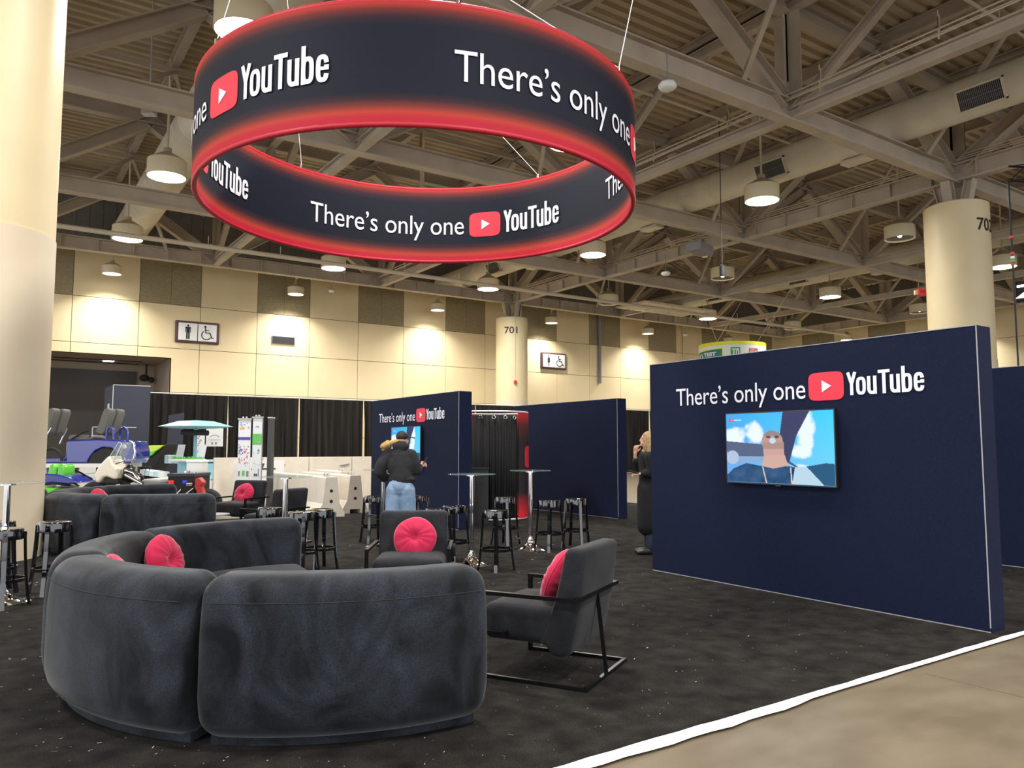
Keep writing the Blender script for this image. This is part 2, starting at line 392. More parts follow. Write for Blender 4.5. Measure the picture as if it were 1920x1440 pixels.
# ---------------------------------------------------------------- roof trusses
ZB, ZT = 10.6, 14.0
def ibeam(mb, p, q, w, h, t=.05):
    p, q = Vector(p), Vector(q); d = (q - p).normalized(); sx = d.cross(Vector((0, 0, 1)))
    if sx.length < .1: sx = Vector((1, 0, 0))
    up = sx.normalized().cross(d)
    mb.bar(p + up * (h / 2 - t / 2), q + up * (h / 2 - t / 2), w, t); mb.bar(p - up * (h / 2 - t / 2), q - up * (h / 2 - t / 2), w, t); mb.bar(p, q, t, h - 2 * t)
def truss(name, fix, along, a0, a1, heavy, nodes, offset, stiff=False):
    t = empty(name, (fix, 0, .035) if along == 'y' else (0, fix, 0), kind='structure')
    P = (lambda a, z: (0, a, z)) if along == 'y' else (lambda a, z: (a, 0, z))
    hh, ww = (.62, .38) if heavy else (.34, .28)
    m = MB(); ibeam(m, P(a0, ZB + hh / 2), P(a1, ZB + hh / 2), ww, hh)
    if stiff:
        a = a0 + .7
        while a < a1:
            m.cbox(P(a, ZB + hh / 2), (ww - .02, .04, hh - .04) if along == 'y' else (.04, ww - .02, hh - .04)); a += 1.52
    m.build('bottom_chord', M_STEEL, t)
    m = MB(); ibeam(m, P(a0, ZT), P(a1, ZT), ww, .5); m.build('top_chord', M_STEEL, t)
    s = .42 if heavy else .24
    for k in range(-3, 8):
        a = offset + 9.144 * k
        if a0 - .2 <= a <= a1 + .2:
            m = MB(); ibeam(m, P(a, ZB + hh * .8), P(a, ZT - .2), s, s * 1.1, .035); m.build('web_post', M_STEEL, t)
            for sg in (-1, 1):
                b = a + sg * 4.572
                if a0 < b < a1:
                    m = MB(); ibeam(m, P(a + sg * .25, ZB + hh * .8), P(b, ZT - .15), s, s * 1.1, .035); m.build('web_diagonal', M_STEEL, t)
            if heavy:
                m = MB(); m.prism([(a - .6, ZB + hh), (a + .6, ZB + hh), (a + .25, ZB + hh + .55), (a - .25, ZB + hh + .55)],
                                  lambda u, w: tuple(Vector(P(u, w)) + Vector((.02, .02, 0))), lambda u, w: tuple(Vector(P(u, w)) - Vector((.02, .02, 0))))
                m.build('gusset_plate', M_STEEL, t)
    return t
for x, hv in ((0, 1), (9.14, 0), (18.29, 0), (27.43, 1), (36.6, 0), (45.7, 0), (54.9, 1)):
    truss('roof_truss', x, 'y', -14.3, 40.5, hv, None, 13.05, stiff=hv)
for y, hv in ((3.9, 1), (13.05, 1), (22.1, 1), (31.4, 1)):
    truss('roof_truss', y, 'x', -6, XR - 3.6, hv, None, 0)
truss('roof_truss', 40.4, 'x', -6, XR - 3.6, 1, None, 0, stiff=True)
# purlins under the deck
for i in range(15):
    x = -4.57 + 4.572 * i
    if abs((x / 9.144) % 1) < .1 and False: continue
    m = MB(); ibeam(m, (0, -14, 14.3), (0, 43.8, 14.3), .24, .45); o = m.build('roof_purlin', M_STEEL, loc=(x, 0, 0)); tag(o, kind='structure')
# horizontal light struts at mid bays
for y in (8.5, 17.6, 26.7, 35.9):
    m = MB(); m.bar((-6, 0, 13.9), (XR - 4, 0, 13.9), .12, .2)
    for k in range(6):
        a = 4.57 + 9.144 * k
        m.bar((a, 0, 13.9), (a + 2.2, 4.2, 11.1), .13); m.bar((a, 0, 13.9), (a - 2.2, -4.2, 11.1), .1)
    tag(m.build('roof_brace', M_STEEL, loc=(0, y, 0)), kind='structure')
# long pipes
def pipe(p, q, r, label, m=M_STEEL, every=0, cat='pipe', name='sprinkler_pipe'):
    mb = MB(); mb.cyl(p, q, r, 10)
    if every:
        p, q = Vector(p), Vector(q); n = int((q - p).length / every)
        for i in range(1, n): c = p.lerp(q, i / n); mb.cyl(c, c + Vector((0, 0, .45)), .015, 6); mb.cyl(c - Vector((0, 0, .1)), c, .02, 6)
    tag(mb.build(name, m), label, cat)
M_PIPE = mat('pipe_paint', (.58, .50, .38), .5)
pipe((-5, 34.2, 10.05), (54, 34.2, 10.05), .10, 'long thin cream pipe across the hall just before the back wall', M_PIPE, 3)
pipe((-5, 28.0, 13.4), (54, 28.0, 13.4), .05, 'thin sprinkler pipe crossing high above the rear lamp row', M_PIPE, 3)
pipe((-5, 18.3, 13.4), (54, 18.3, 13.4), .05, 'thin sprinkler pipe high above the hanging ring, beyond the middle beam', M_PIPE, 3)
pipe((-5, 9.5, 13.4), (54, 9.5, 13.4), .05, 'thin sprinkler pipe nearest the camera under the roof', M_PIPE, 3)
for i, (dx, dz) in enumerate(((-.3, .75), (-.24, .83), (-.3, .91))):
    pipe((18.29 + dx, -10, ZB + dz - .25), (18.29 + dx, 40, ZB + dz - .25), .022, ('lowest', 'middle', 'highest')[i] + ' of three thin conduits on the beam above the pendant lamp', M_PIPE, 3.05, 'conduit', 'conduit')
    pipe((27.43 + dx * .5, -10, ZB + dz), (27.43 + dx * .5, 40, ZB + dz), .02, ('lowest', 'middle', 'highest')[i] + ' of three thin conduits on the beam between the two numbered columns', M_PIPE, 0, 'conduit', 'conduit')

# ducts
def duct(x, z, y0, y1, r, label, vents, tabs):
    t = empty('air_duct', (x, 0, z), 0, label, 'duct')
    m = MB(); m.cyl((0, y0, 0), (0, y1, 0), r, 40)
    y = y0
    while y < y1: m.cyl((0, y, 0), (0, y + .05, 0), r + .012, 40); y += 6.1
    m.build('duct_body', M_DUCT, t, auto=40)
    for y in vents:
        ang = R(205)                               # faces down-left towards the camera
        n = Vector((cos(ang), 0, sin(ang))); s = Vector((-sin(ang), 0, cos(ang)))
        fr = MB(); T = Matrix(((0, s.x, n.x, n.x * r), (1, 0, 0, y), (0, s.z, n.z, n.z * r), (0, 0, 0, 1)))
        fr.box((-.65, -.33, -.1), (.65, -.28, .07), T); fr.box((-.65, .28, -.1), (.65, .33, .07), T)
        fr.box((-.65, -.33, -.1), (-.6, .33, .07), T); fr.box((.6, -.33, -.1), (.65, .33, .07), T)
        fo = fr.build('vent_frame', M_DUCT, t)
        gr = MB(); gr.box((-.6, -.28, -.1), (.6, .28, .02), T); gr.m = 1
        for i in range(25): gr.box((-.6 + i * .05, -.28, .02), (-.58 + i * .05, .28, .04), T)
        gr.box((-.6, -.01, .02), (.6, .01, .055), T)
        gr.build('vent_grille', [M_BLACK, M_GREY], fo)
    for y in tabs:
        MB().cbox((.15, y, -r - .1), (.5, 1.0, .12)).build('bottom_outlet', M_DUCT, t)
duct(24.0, 11.95, -10, 43.5, .62, 'big round cream duct with vents running from upper right behind the lamp', [10.3, 17.6, 27.6, 36.5], [14.6, 24.5, 33.5])
duct(5.4, 12.3, -10, 43.5, .75, 'big round cream duct at the left, partly hidden by the hanging ring', [], [20.5])
duct(42.35, 12.3, -10, 43.5, .64, 'farthest round cream duct, above the test track sign', [21, 29.6, 36.5, 41], [24.5, 33])

# ---------------------------------------------------------------- columns
for y_, lb in ((19.6, 'cream vertical standpipe with red valves on the beam right of the ring'), (34.6, 'cream vertical standpipe with red valve near the far end of the beam')):
    t = empty('standpipe', (18.35, y_, 0), 0, lb, 'pipe'); MB().cyl((0, 0, 10.9), (0, 0, 14.5), .07, 12).build('riser', M_PIPE, t)
    m = MB(); m.cyl((-.12, 0, 10.95), (.12, 0, 10.95), .12, 14); m.build('valve', M_FIRE, t)
    m = MB(); m.cyl((0, -.14, 10.72), (0, .14, 10.72), .09, 12); m.build('valve', M_FIRE, t)
def column(x, y, top, label, num=None, na=0, tape=True):
    t = empty('concrete_column', (x, y, 0), 0, label, 'column'); r = 1.01
    MB().cyl((0, 0, 0), (0, 0, 4.4), r + .012, 96).build('lower_shaft', M_COLLOW, t, auto=40)['label'] = 'beige painted lower part of the column'
    MB().cyl((0, 0, 4.4), (0, 0, top), r, 96).build('upper_shaft', M_COLUMN, t, auto=40)
    m = MB(); m.cyl((0, 0, top), (0, 0, top + .06), .9, 48); m.build('cap_plate', M_STEEL, t, auto=40)
    for a in (0, 90, 180, 270):
        d = Vector((cos(R(a)), sin(R(a)), 0)); m = MB(); ibeam(m, Vector((0, 0, top + .06)) + d * .35, Vector((0, 0, ZB + .1)) + d * .55, .3, .3, .04); m.build('bracket', M_STEEL, t)
    if num:
        m = MB(); k = r + .015
        fit_text(m, num, -.42, .42, top - 1.05, .42, lambda u, w: (k * cos(na + u / k), k * sin(na + u / k), w), bold=.012)
        m.build('number', M_BLACK, t)
    return t
column(-.34, 12.75, 9.7, 'large round cream column filling the left edge of the view')
c1 = column(27.4, 40.5, 9.62, 'far round cream column numbered 701 before the back wall', '701', R(-127))
c2 = column(27.55, 13.1, 9.78, 'tall round cream column numbered 702 behind the right booth wall', '702', R(-95))
m = MB(); m.tube([(1.03 * cos(R(-112)), 1.03 * sin(R(-112)), 10.5), (1.03 * cos(R(-112)), 1.03 * sin(R(-112)), 5.6)], .02, 6)
m.build('conduit', M_PIPE, c1); MB().cbox((1.08 * cos(R(-112)), 1.08 * sin(R(-112)), 5.5), (.14, .14, .2)).build('alarm_pull', M_FIRE, c1)
# alarm horn boxes
def alarm(x, y, z, label, s=1):
    t = empty('fire_alarm', (x, y, z), -YAW, label, 'alarm')
    m = MB(); m.rbox((.16 * s, .07 * s, .13 * s), .03 * s); m.build('alarm_box', M_FIRE, t)
    m = MB()
    for i in range(6): m.box(((-.12 + i * .04) * s, -.085 * s, -.02 * s), ((-.10 + i * .04) * s, -.07 * s, .09 * s))
    m.build('grille', M_PRED, t); MB().cbox((-.19 * s, .02, 0), (.1 * s, .1 * s, .16 * s)).build('bracket', M_LAMP, t)
alarm(.86, 12.55, 8.28, 'red fire alarm box on the upper right edge of the left column', .9)
alarm(27.2, 14.22, 6.95, 'small red alarm box at the left edge of the column numbered 702')

# ---------------------------------------------------------------- wall fittings
def restroom_sign(x, z, woman, label):
    t = empty('restroom_sign', (x, YB - .12, z), 0, label, 'sign')
    MB().rbox((1.13, .09, .59), .06).build('frame', M_PLUM, t)
    for sx in (-.5, .5):
        m = MB(); m.rbox((.48, .02, .47), .02, T=Matrix.Translation((sx, -.1, 0))); m.build('panel', M_WHT, t)
    k = -.125; F = lambda u, w: (u, k, w); G = lambda u, w: (u, k + .012, w)
    m = MB(); m.cyl((-.5, k, .33), (-.5, k + .012, .33), .055, 20)
    if woman:
        m.prism([(-.56, .26), (-.44, .26), (-.36, -.02), (-.39, -.03), (-.44, .1), (-.42, 0), (-.38, -.14), (-.62, -.14), (-.58, 0), (-.56, .1), (-.61, -.03), (-.64, -.02)], F, G)
        m.prism([(-.55, -.14), (-.51, -.14), (-.51, -.4), (-.55, -.4)], F, G); m.prism([(-.49, -.14), (-.45, -.14), (-.45, -.4), (-.49, -.4)], F, G)
    else:
        m.prism([(-.62, .26), (-.38, .26), (-.36, .22), (-.36, -.04), (-.395, -.04), (-.395, .17), (-.41, .17), (-.41, -.4), (-.49, -.4), (-.49, -.06), (-.51, -.06), (-.51, -.4), (-.59, -.4), (-.59, .17), (-.605, .17), (-.605, -.04), (-.64, -.04), (-.64, .22)], F, G)
    m.build('person_symbol', M_BLACK, t)
    m = MB(); m.cyl((.38, k, .33), (.38, k + .012, .33), .06, 20)
    m.tube([(.38, k, .26), (.41, k, .0), (.62, k, .0), (.74, k, -.28), (.82, k, -.25)], .03, 8); m.tube([(.4, k, .14), (.58, k, .14)], .022, 8)
    m.tube([(.44 + .24 * cos(R(a)), k, -.13 + .24 * sin(R(a))) for a in range(125, 345, 10)], .025, 8)
    m.build('wheelchair_symbol', M_BLACK, t)
restroom_sign(9.1, 7.65, False, 'men and wheelchair restroom sign with dark frame, left on the back wall')
restroom_sign(33.3, 7.6, True, 'women and wheelchair restroom sign with dark frame, right of the column numbered 701')
t = empty('wall_vent', (13.8, YB - .08, 7.6), 0, 'dark rectangular vent high on the back wall', 'vent')
MB().cbox((0, 0, 0), (1.35, .06, .45)).build('frame', M_GREY, t)
m = MB()
for i in range(9): m.cbox((0, -.04, -.18 + i * .045), (1.27, .03, .02))
m.build('louvre', M_BLACK, t)
pipe((37.6, 43.81, 11.4), (37.6, 43.81, 6.2), .12, 'grey vertical pipe on the back wall right of the women sign', M_GREY, 0)
pipe((46.6, 43.85, 11.4), (46.6, 43.85, 4.2), .08, 'thin cream vertical pipe on the back wall beside the test track sign', M_CREAM, 0)

# ---------------------------------------------------------------- pendant lamps
mat('cone_cap_darker', (.42, .36, .24), .5)  # the drum's cream, made darker for the cone
def make_lamp(kind):
    """z = 0 at the drum's lower rim"""
    t = empty('pendant_lamp', cat='lamp'); k = 1.0 if kind == 'wall' else 1.36
    P = lambda pr: [(r * k, z * k) for r, z in pr]
    m = MB(); m.lathe(P([(.40, .03), (.435, .0), (.45, .0), (.45, .40), (.435, .40), (.435, .01)]), 40); m.build('drum_shade', M_LAMP, t, auto=35)
    m = MB(); m.lathe(P([(.45, .40), (.42, .43), (.14, .60), (.10, .62), (.10, .72), (.03, .74)]), 40); m.build('cone_cap', MATS['cone_cap_darker'], t, auto=35)
    top = (.6 if kind == 'wall' else 4.1) + .7
    m = MB(); m.cyl((0, 0, .70 * k), (0, 0, .4 + (3.75 if kind != 'wall' else .9)), .04, 10)
    if kind == 'wall': m.bar((0, 0, .9), (0, -2.06, .9), .05)
    m.build('hanging_rod', M_LAMP, t)
    if kind == 'dim':
        m = MB(); m.lathe(P([(.43, .05), (.40, .22), (.22, .33), (.0, .34)]), 32); m.build('reflector', M_DARKIN, t)
        m = MB(); m.ball((.0, 0, .2), (.11, .11, .14)); m.build('bulb', M_DIM, t)
    else:
        m = MB(); m.lathe(P([(.0, .045), (.434, .045)]), 40); m.build('diffuser', M_GLOW, t)
    return t
def lamp_light(t, kind):
    ld = bpy.data.lights.new('pendant_lamp_light', 'AREA'); ld.shape = 'DISK'
    if kind == 'wall': ld.size = .6; ld.energy = WALL_W; ld.spread = R(125)
    elif kind == 'main': ld.size = 1.1; ld.energy = LAMP_W; ld.spread = R(165)
    else: ld.size = .2; ld.energy = 25
    ld.color = LCOL
    lo = bpy.data.objects.new('light_source', ld); C.objects.link(lo); lo.parent = t; lo.location = (0, 0, .03)
protos = {k: None for k in ('main', 'dim', 'wall')}
def lamp(kind, x, y, z, label, group=None):
    if kind != 'wall': x, y, z = x * 1.36, y * 1.36, 10.4
    if protos[kind] is None: t = make_lamp(kind); protos[kind] = t; t.location = (x, y, z)
    else: t = dup(protos[kind], (x, y, z))
    if kind == 'wall' and x > 56: t.rotation_euler = (0, 0, -pi / 2)
    t['label'] = label
    if group: t['group'] = group
lamps = [
 ('main', 3.05, 12.1, 8.05, 'nearest lit pendant lamp, behind the upper left rim of the ring'),
 ('main', 3.3, 19.9, 8.05, 'large lit pendant lamp hanging left of the ring in front of the left duct'),
 ('main', 3.35, 26.7, 8.05, 'lit pendant lamp over the lower end of the left duct, left of the hanging ring'),
 ('main', 10.15, 12.8, 8.05, 'lit pendant lamp hidden above the front face of the hanging ring'),
 ('main', 10.15, 19.6, 8.05, 'lit pendant lamp hidden behind the far face of the hanging ring'),
 ('main', 10.25, 26.9, 8.05, 'lit pendant lamp just under the bottom rim of the hanging ring, left of its lettering'),
 ('main', 16.85, 12.95, 8.05, 'big lit pendant lamp in front of the round duct, right of the hanging ring'),
 ('main', 16.9, 20.0, 8.05, 'lit pendant lamp just below the right side of the hanging ring'),
 ('main', 17.0, 26.9, 8.05, 'lit pendant lamp above and left of the column numbered 701'),
 ('dim', 23.6, 12.95, 8.05, 'dim pendant lamp with a small bulb, left of the column numbered 702'),
 ('dim', 23.5, 20.0, 8.05, 'dim pendant lamp with a small bulb and a dark spotlight beside it'),
 ('dim', 23.4, 26.6, 8.05, 'dim pendant lamp above and right of the column numbered 701'),
 ('main', 30.5, 12.95, 8.05, 'lit pendant lamp at the right edge beside the column numbered 702'),
 ('main', 30.4, 19.9, 8.05, 'lit pendant lamp midway between the test track sign and the column numbered 702'),
 ('main', 30.4, 26.9, 8.05, 'lit pendant lamp left above the green and white test track sign'),
 ('dim', 37.6, 19.8, 8.05, 'unlit pendant lamp half hidden by the left edge of the column numbered 702'),
 ('dim', 37.0, 26.6, 8.05, 'unlit pendant lamp right above the green and white test track sign'),
 ('wall', 4.7, 42.5, 10.05, 'small lit lamp over the bright spot on the wall left of the men sign'),
 ('wall', 14.0, 42.5, 10.05, 'small lit lamp over the bright spot above the wall vent'),
 ('wall', 23.1, 42.5, 10.05, 'small lit lamp over the bright wall spot left of the column numbered 701'),
 ('wall', 32.1, 42.5, 10.05, 'small lit lamp over the bright wall spot beside the women sign'),
 ('wall', 41.3, 42.5, 10.05, 'small lit lamp over the wall spot just left of the right booth wall'),
 ('wall', 50.5, 42.5, 10.05, 'small lamp over the back wall behind the test track sign'),
 ('wall', 57.0, 36.0, 10.05, 'small lit lamp low over the top edge of the right booth wall'),
 ('wall', 57.0, 26.9, 10.05, 'small lit lamp hidden behind the column numbered 702'),
 ('wall', 57.0, 17.8, 10.05, 'small lit lamp over the wall at the far right edge'),
 ('main', 3.36, 6.24, 0, 'lit pendant lamp above and beyond the near sofa, out of the view'),
 ('main', -3.36, 6.24, 0, 'lit pendant lamp left of the near sofa, out of the view'),
 ('main', -3.36, -.48, 0, 'lit pendant lamp left of the camera, out of the view'),
 ('main', 3.36, -.48, 0, 'lit pendant lamp right of the camera, out of the view'),
 ('main', 10.08, -.48, 0, 'lit pendant lamp far right of the camera, out of the view'),
 ('main', 3.36, -7.2, 0, 'lit pendant lamp well behind the camera'),
]
made = []
for a in lamps:
    lamp(*a)
roots = [o for o in bpy.data.objects if o.name.startswith('pendant_lamp') and o.parent is None]
for r_, a in zip(sorted(roots, key=lambda o: (o.location.x, o.location.y)), sorted(lamps, key=lambda a: (a[1] * (1 if a[0] == 'wall' else 1.36), a[2] * (1 if a[0] == 'wall' else 1.36)))): lamp_light(r_, a[0])

# small ceiling devices
def device(x, y, z, label, up=1.0, s=1):
    t = empty('ceiling_antenna', (x, y, z), 0, label, 'antenna')
    m = MB(); m.lathe([(0, 0), (.16 * s, .0), (.22 * s, .05), (.22 * s, .13 * s), (.18 * s, .17 * s), (0, .18 * s)], 8); m.build('casing', M_WHT, t)
    m = MB(); m.cyl((0, 0, .17 * s), (0, 0, up), .015, 6); m.bar((-.3 * s, 0, .3 * s), (.3 * s, 0, .22 * s), .02); m.build('stem', M_GREY, t)
device(12.9, 12.5, 9.9, 'white dome device hanging under the beam at the upper right of the ring')
device(26.6, 26.1, 9.7, 'white dome device under the beam above the test track sign, left one')
device(27.0, 24.0, 10.2, 'small white dome on the beam right beside the other white dome', .5, .7)
device(45.2, 42.3, 10.2, 'small white box lamp by the wall right of the last small lit lamp', .4, .8)
device(16.2, 42.8, 10.5, 'small white box beside the small lamp above the wall vent', .4, .8)
m = MB(); m.rbox((.7, .35, .2), .08); m.cyl((0, 0, .2), (.1, 0, .7), .04)
o = m.build('ceiling_projector', M_GREY, loc=(25.0, 22.5, 10.0), rz=.3); tag(o, 'grey projector hanging near the dim lamp above the test track sign', 'projector')
m = MB(); m.cyl((0, 0, 0), (0, 0, .34), .11, 14); m.cyl((0, 0, .34), (0, 0, 6.5), .015, 8); m.bar((-.12, 0, .4), (.12, 0, .4), .04)
o = m.build('stage_spotlight', M_BLACK, loc=(22.9, 19.5, 8.0)); tag(o, 'small black spotlight in front of the dim lamp above the test track sign', 'spotlight')
for x, y, lb in ((3.6, 15.6, 'coil of black cable on a ballast box at the upper left'), (3.3, 23.0, 'coil of black cable on a ballast box above the second left lamp'), (9.8, 18.3, 'coil of black cable on a ballast box seen through the ring')):
    t = empty('ballast_box', (x, y, 11.1), -YAW, lb, 'box')
    MB().cbox((0, 0, 0), (.35, .25, .7)).cyl((0, 0, .3), (0, 0, 3.44), .02, 8).build('casing', M_LGREY, t)
    m = MB()
    for i in range(4): m.tube([((.16 - .02 * i) * cos(a / 12 * 2 * pi), -.16 - i * .01, .25 + (.26 - .03 * i) * sin(a / 12 * 2 * pi)) for a in range(12)], .014, 6, True)
    m.build('cable', M_BLACK, t)
m = MB()
for i in range(9):
    for k in range(4): m.box((i * .66, k * .66, 0), (i * .66 + .6 - (.2 if (i * k) % 3 == 1 else 0), k * .66 + .6, .05))
m.box((-.1, -.1, .05), (6, 2.7, .1)); o = m.build('ceiling_grid_panel', M_PIPE, loc=(33.5, 34.6, 10.45)); tag(o, 'cream lattice panel hung under the far roof corner', 'panel')

# ---------------------------------------------------------------- carpet, edge tape, booth walls
m = MB()
nx, ny = 60, 60
pts = [(-6.5, 2.93), (14.2, 2.93), (14.2, 16.6), (-.34, 16.6)] + [(-.34 + 1.03 * sin(R(a)), 12.75 + 1.03 * cos(R(a))) for a in range(0, 361, 10)] + [(-.345, 16.6), (-6.5, 16.6)]
o = MB().prism(pts, lambda u, w: (u, w, 0), lambda u, w: (u, w, .012)).build('carpet', M_CARPET); tag(o, 'black carpet covering the booth floor, flecked with lint', 'carpet')
m = MB(); n = 120; top = []; bot = []
for i in range(n + 1):
    x = -4 + 18 * i / n
    bot.append((x, 2.93 - (.03 if x > 4 else .06) - random.random() * .022 * (1 if x < 4.2 else .3), .0145)); top.append((x, 2.955 + random.random() * .012, .0145))
m.add(bot + top, [(i, i + 1, i + n + 2, i + n + 1) for i in range(n)])
o = m.build('edge_tape', M_TAPE); tag(o, 'long white tape strip along the carpet edge beside the concrete', 'tape')
m = MB()
for i in range(2200):
    d = random.random() ** 1.3 * 11; a = R(90 - 34.1) + random.uniform(-.62, .62)
    x, y = (2.4 + d) * cos(a), (2.4 + d) * sin(a)
    if y < 3.1 or y > 11.9 or 6.6 < x < 7.0 or (x + .34) ** 2 + (y - 12.75) ** 2 < 1.2 or x > 10.4: continue
    s = random.uniform(.0010, .0032) * (1 + d * .11); t = random.random() * pi; l = s * random.choice((1, 1, 1.5, 4))
    dx, dy = cos(t) * l, sin(t) * l; ex, ey = -sin(t) * s * .6, cos(t) * s * .6
    m.add([(x - dx - ex, y - dy - ey, .016), (x + dx - ex, y + dy - ey, .016), (x + dx + ex, y + dy + ey, .017), (x - dx + ex, y - dy + ey, .017)], [(0, 1, 2, 3)])
o = m.build('lint', mat('lint_fibre', (.42, .40, .36), .9)); tag(o, 'white lint specks scattered over the black carpet', 'lint', kind='stuff')

HW = 2.5
def booth_wall(x0, x1, y0, y1, label, z1=HW, edges=True):
    t = empty('booth_wall', ((x0 + x1) / 2, (y0 + y1) / 2, 0), 0, label, 'wall panel'); a, b = (x1 - x0) / 2, (y1 - y0) / 2
    m = MB(); m.box((-a, -b, .013), (a, b, z1)); m.build('fabric_panel', M_NAVY, t)
    if edges:
        m = MB(); e = .004
        m.box((-a - .003, -b - .003, .05), (-a + e, -b + e, z1 + .003)); m.build('edge_seam', M_EDGE, t)
        m = MB(); m.box((-a - .003, -b, z1 - e), (-a + e, b, z1 + .003)); m.box((-a - .002, -b, .013), (-a + e, b, .021)); m.build('edge_seam', M_EDGE, t)
    return t
w1 = booth_wall(6.70, 6.94, 3.07, 6.87, 'large navy booth wall at the right with the big screen')
w2 = booth_wall(7.0, 7.27, 12.05, 15.87, 'navy booth wall with the small screen, behind the person in the hoodie')
w3 = booth_wall(10.8, 11.05, 12.05, 15.85, 'plain navy booth wall between the curtained kiosk and the blond woman')
w5 = booth_wall(10.6, 10.85, 2.8, 6.6, 'dark navy booth wall at the far right edge behind the large one')
def slogan(parent, xf, yc, y_there, y_one, l0, l1, yt0, yt1, zb, cap):
    """runs towards smaller y; xf = face x in parent space"""
    F = lambda u, w, d=0: (xf - .006 - d, -u - yc, w)
    m = MB(); fit_text(m, 'There\u2019s only one', -y_there, -y_one, zb, cap, F, bold=.001, space=.98); m.build('slogan', M_WHITE, parent)
    m = MB(); wordmark(m, -yt0, -yt1, zb + .005, cap * 1.1, F); m.build('wordmark', M_WHITE, parent)
    p, tri = badge(-l0, -l1, zb - .03, zb + cap * 1.24)
    m = MB(); add_badge(m, -l0, -l1, zb - .03, zb + cap * 1.24, lambda u, w: (xf - .001, -u - yc, w), lambda u, w: (xf - .004, -u - yc, w)); b = m.build('play_badge', M_RED, parent)
    m = MB(); m.prism(tri, lambda u, w: (xf - .003, -u - yc, w), lambda u, w: (xf - .007, -u - yc, w)); m.build('play_triangle', M_WHITE, b)
slogan(w1, -.12, 4.97, 6.43, 4.69, 4.655, 4.275, 4.245, 3.51, 1.975, .197)
slogan(w2, -.135, 13.96, 15.48, 13.76, 13.72, 13.33, 13.30, 12.57, 2.01, .19)

# ---------------------------------------------------------------- screens
def inpoly(p, x, y):
    r = False; j = len(p) - 1
    for i in range(len(p)):
        if (p[i][1] > y) != (p[j][1] > y) and x < (p[j][0] - p[i][0]) * (y - p[i][1]) / (p[j][1] - p[i][1]) + p[i][0]: r = not r
        j = i
    return r
from mathutils import noise
def picture(u, v):
    t = v; c = [.06 + .12 * v, .38 + .22 * u, .80 + .1 * u]
    n = noise.fractal(Vector((u * 7, v * 5, 3.1)), 1, 2, 5)
    def mixc(c, d, k): k = max(0, min(1, k)); return [a + (b - a) * k for a, b in zip(c, d)]
    for cu, cv, ru, rv in ((.1, .33, .13, .14), (.28, .30, .10, .17), (.76, .28, .09, .26), (.70, .55, .1, .1), (.68, .82, .1, .1)):
        d = ((u - cu) / ru) ** 2 + ((v - cv) / rv) ** 2
        c = mixc(c, [.75, .85, .95], (1.1 - d) * 1.6 + n * 1.3)
    if inpoly([(0, .40), (.36, .45), (.40, .70), (.12, .72), (0, .55)], u, v): c = [.10, .13, .22] if v < .62 else [.24, .38, .60]
    if ((u - .06) / .065) ** 2 + ((v - .64) / .10) ** 2 < 1: c = [.42, .50, .66]
    if inpoly([(.56, 0), (.80, 0), (.68, .33), (.61, .70), (.52, .72), (.53, .3)], u, v): c = [.055, .06, .13]
    if inpoly([(.61, .68), (.70, .77), (.68, .78), (.60, .71)], u, v): c = [.08, .1, .2]
    if ((u - .455) / .10) ** 2 + ((v - .41) / .155) ** 2 < 1: c = [.48, .30, .27] if v > .33 else [.30, .23, .23]
    if .365 < u < .565 and v > .42 and inpoly([(.36, .42), (.57, .42), (.57, .52), (.59, .66), (.62, .80), (.33, .80), (.375, .66), (.37, .55)], u, v): c = [.55 - .15 * (v < .52), .34 - .08 * (v < .52), .30 - .07 * (v < .52)]
    if v > .6 and inpoly([(.38, .6), (.57, .6), (.61, .80), (.34, .80)], u, v): c = [.58, .38, .33]
    if ((u - .46) / .03) ** 2 + ((v - .40) / .04) ** 2 < 1: c = [.50, .66, .78]
    for eu in (.42, .50):
        if ((u - eu) / .022) ** 2 + ((v - .345) / .018) ** 2 < 1: c = [.10, .07, .08]
    if inpoly([(0, .90), (.07, .80), (.20, .72), (.36, .76), (.46, .79), (.58, .75), (.66, .76), (.64, 1), (0, 1)], u, v): c = [.035 + .03 * n, .09 + .05 * n, .20 + .08 * n]
    if inpoly([(.66, .76), (.76, .75), (.91, 1), (.63, 1)], u, v): c = [.45, .62, .74]
    if inpoly([(.76, .75), (.93, .70), (1, .71), (1, 1), (.91, 1)], u, v): c = [.03, .10, .20]
    if inpoly([(.355, .77), (.365, .77), (.40, 1), (.388, 1)], u, v) or inpoly([(.615, .77), (.625, .77), (.635, 1), (.622, 1)], u, v): c = [.70, .55, .48]
    if .035 < u < .07 and .065 < v < .115: c = [.8, .05, .08] if not (.048 < u < .058 and .078 < v < .102) else [.9, .9, .9]
    if .08 < u < .16 and .085 < v < .098: c = [.65, .75, .85]
    return c
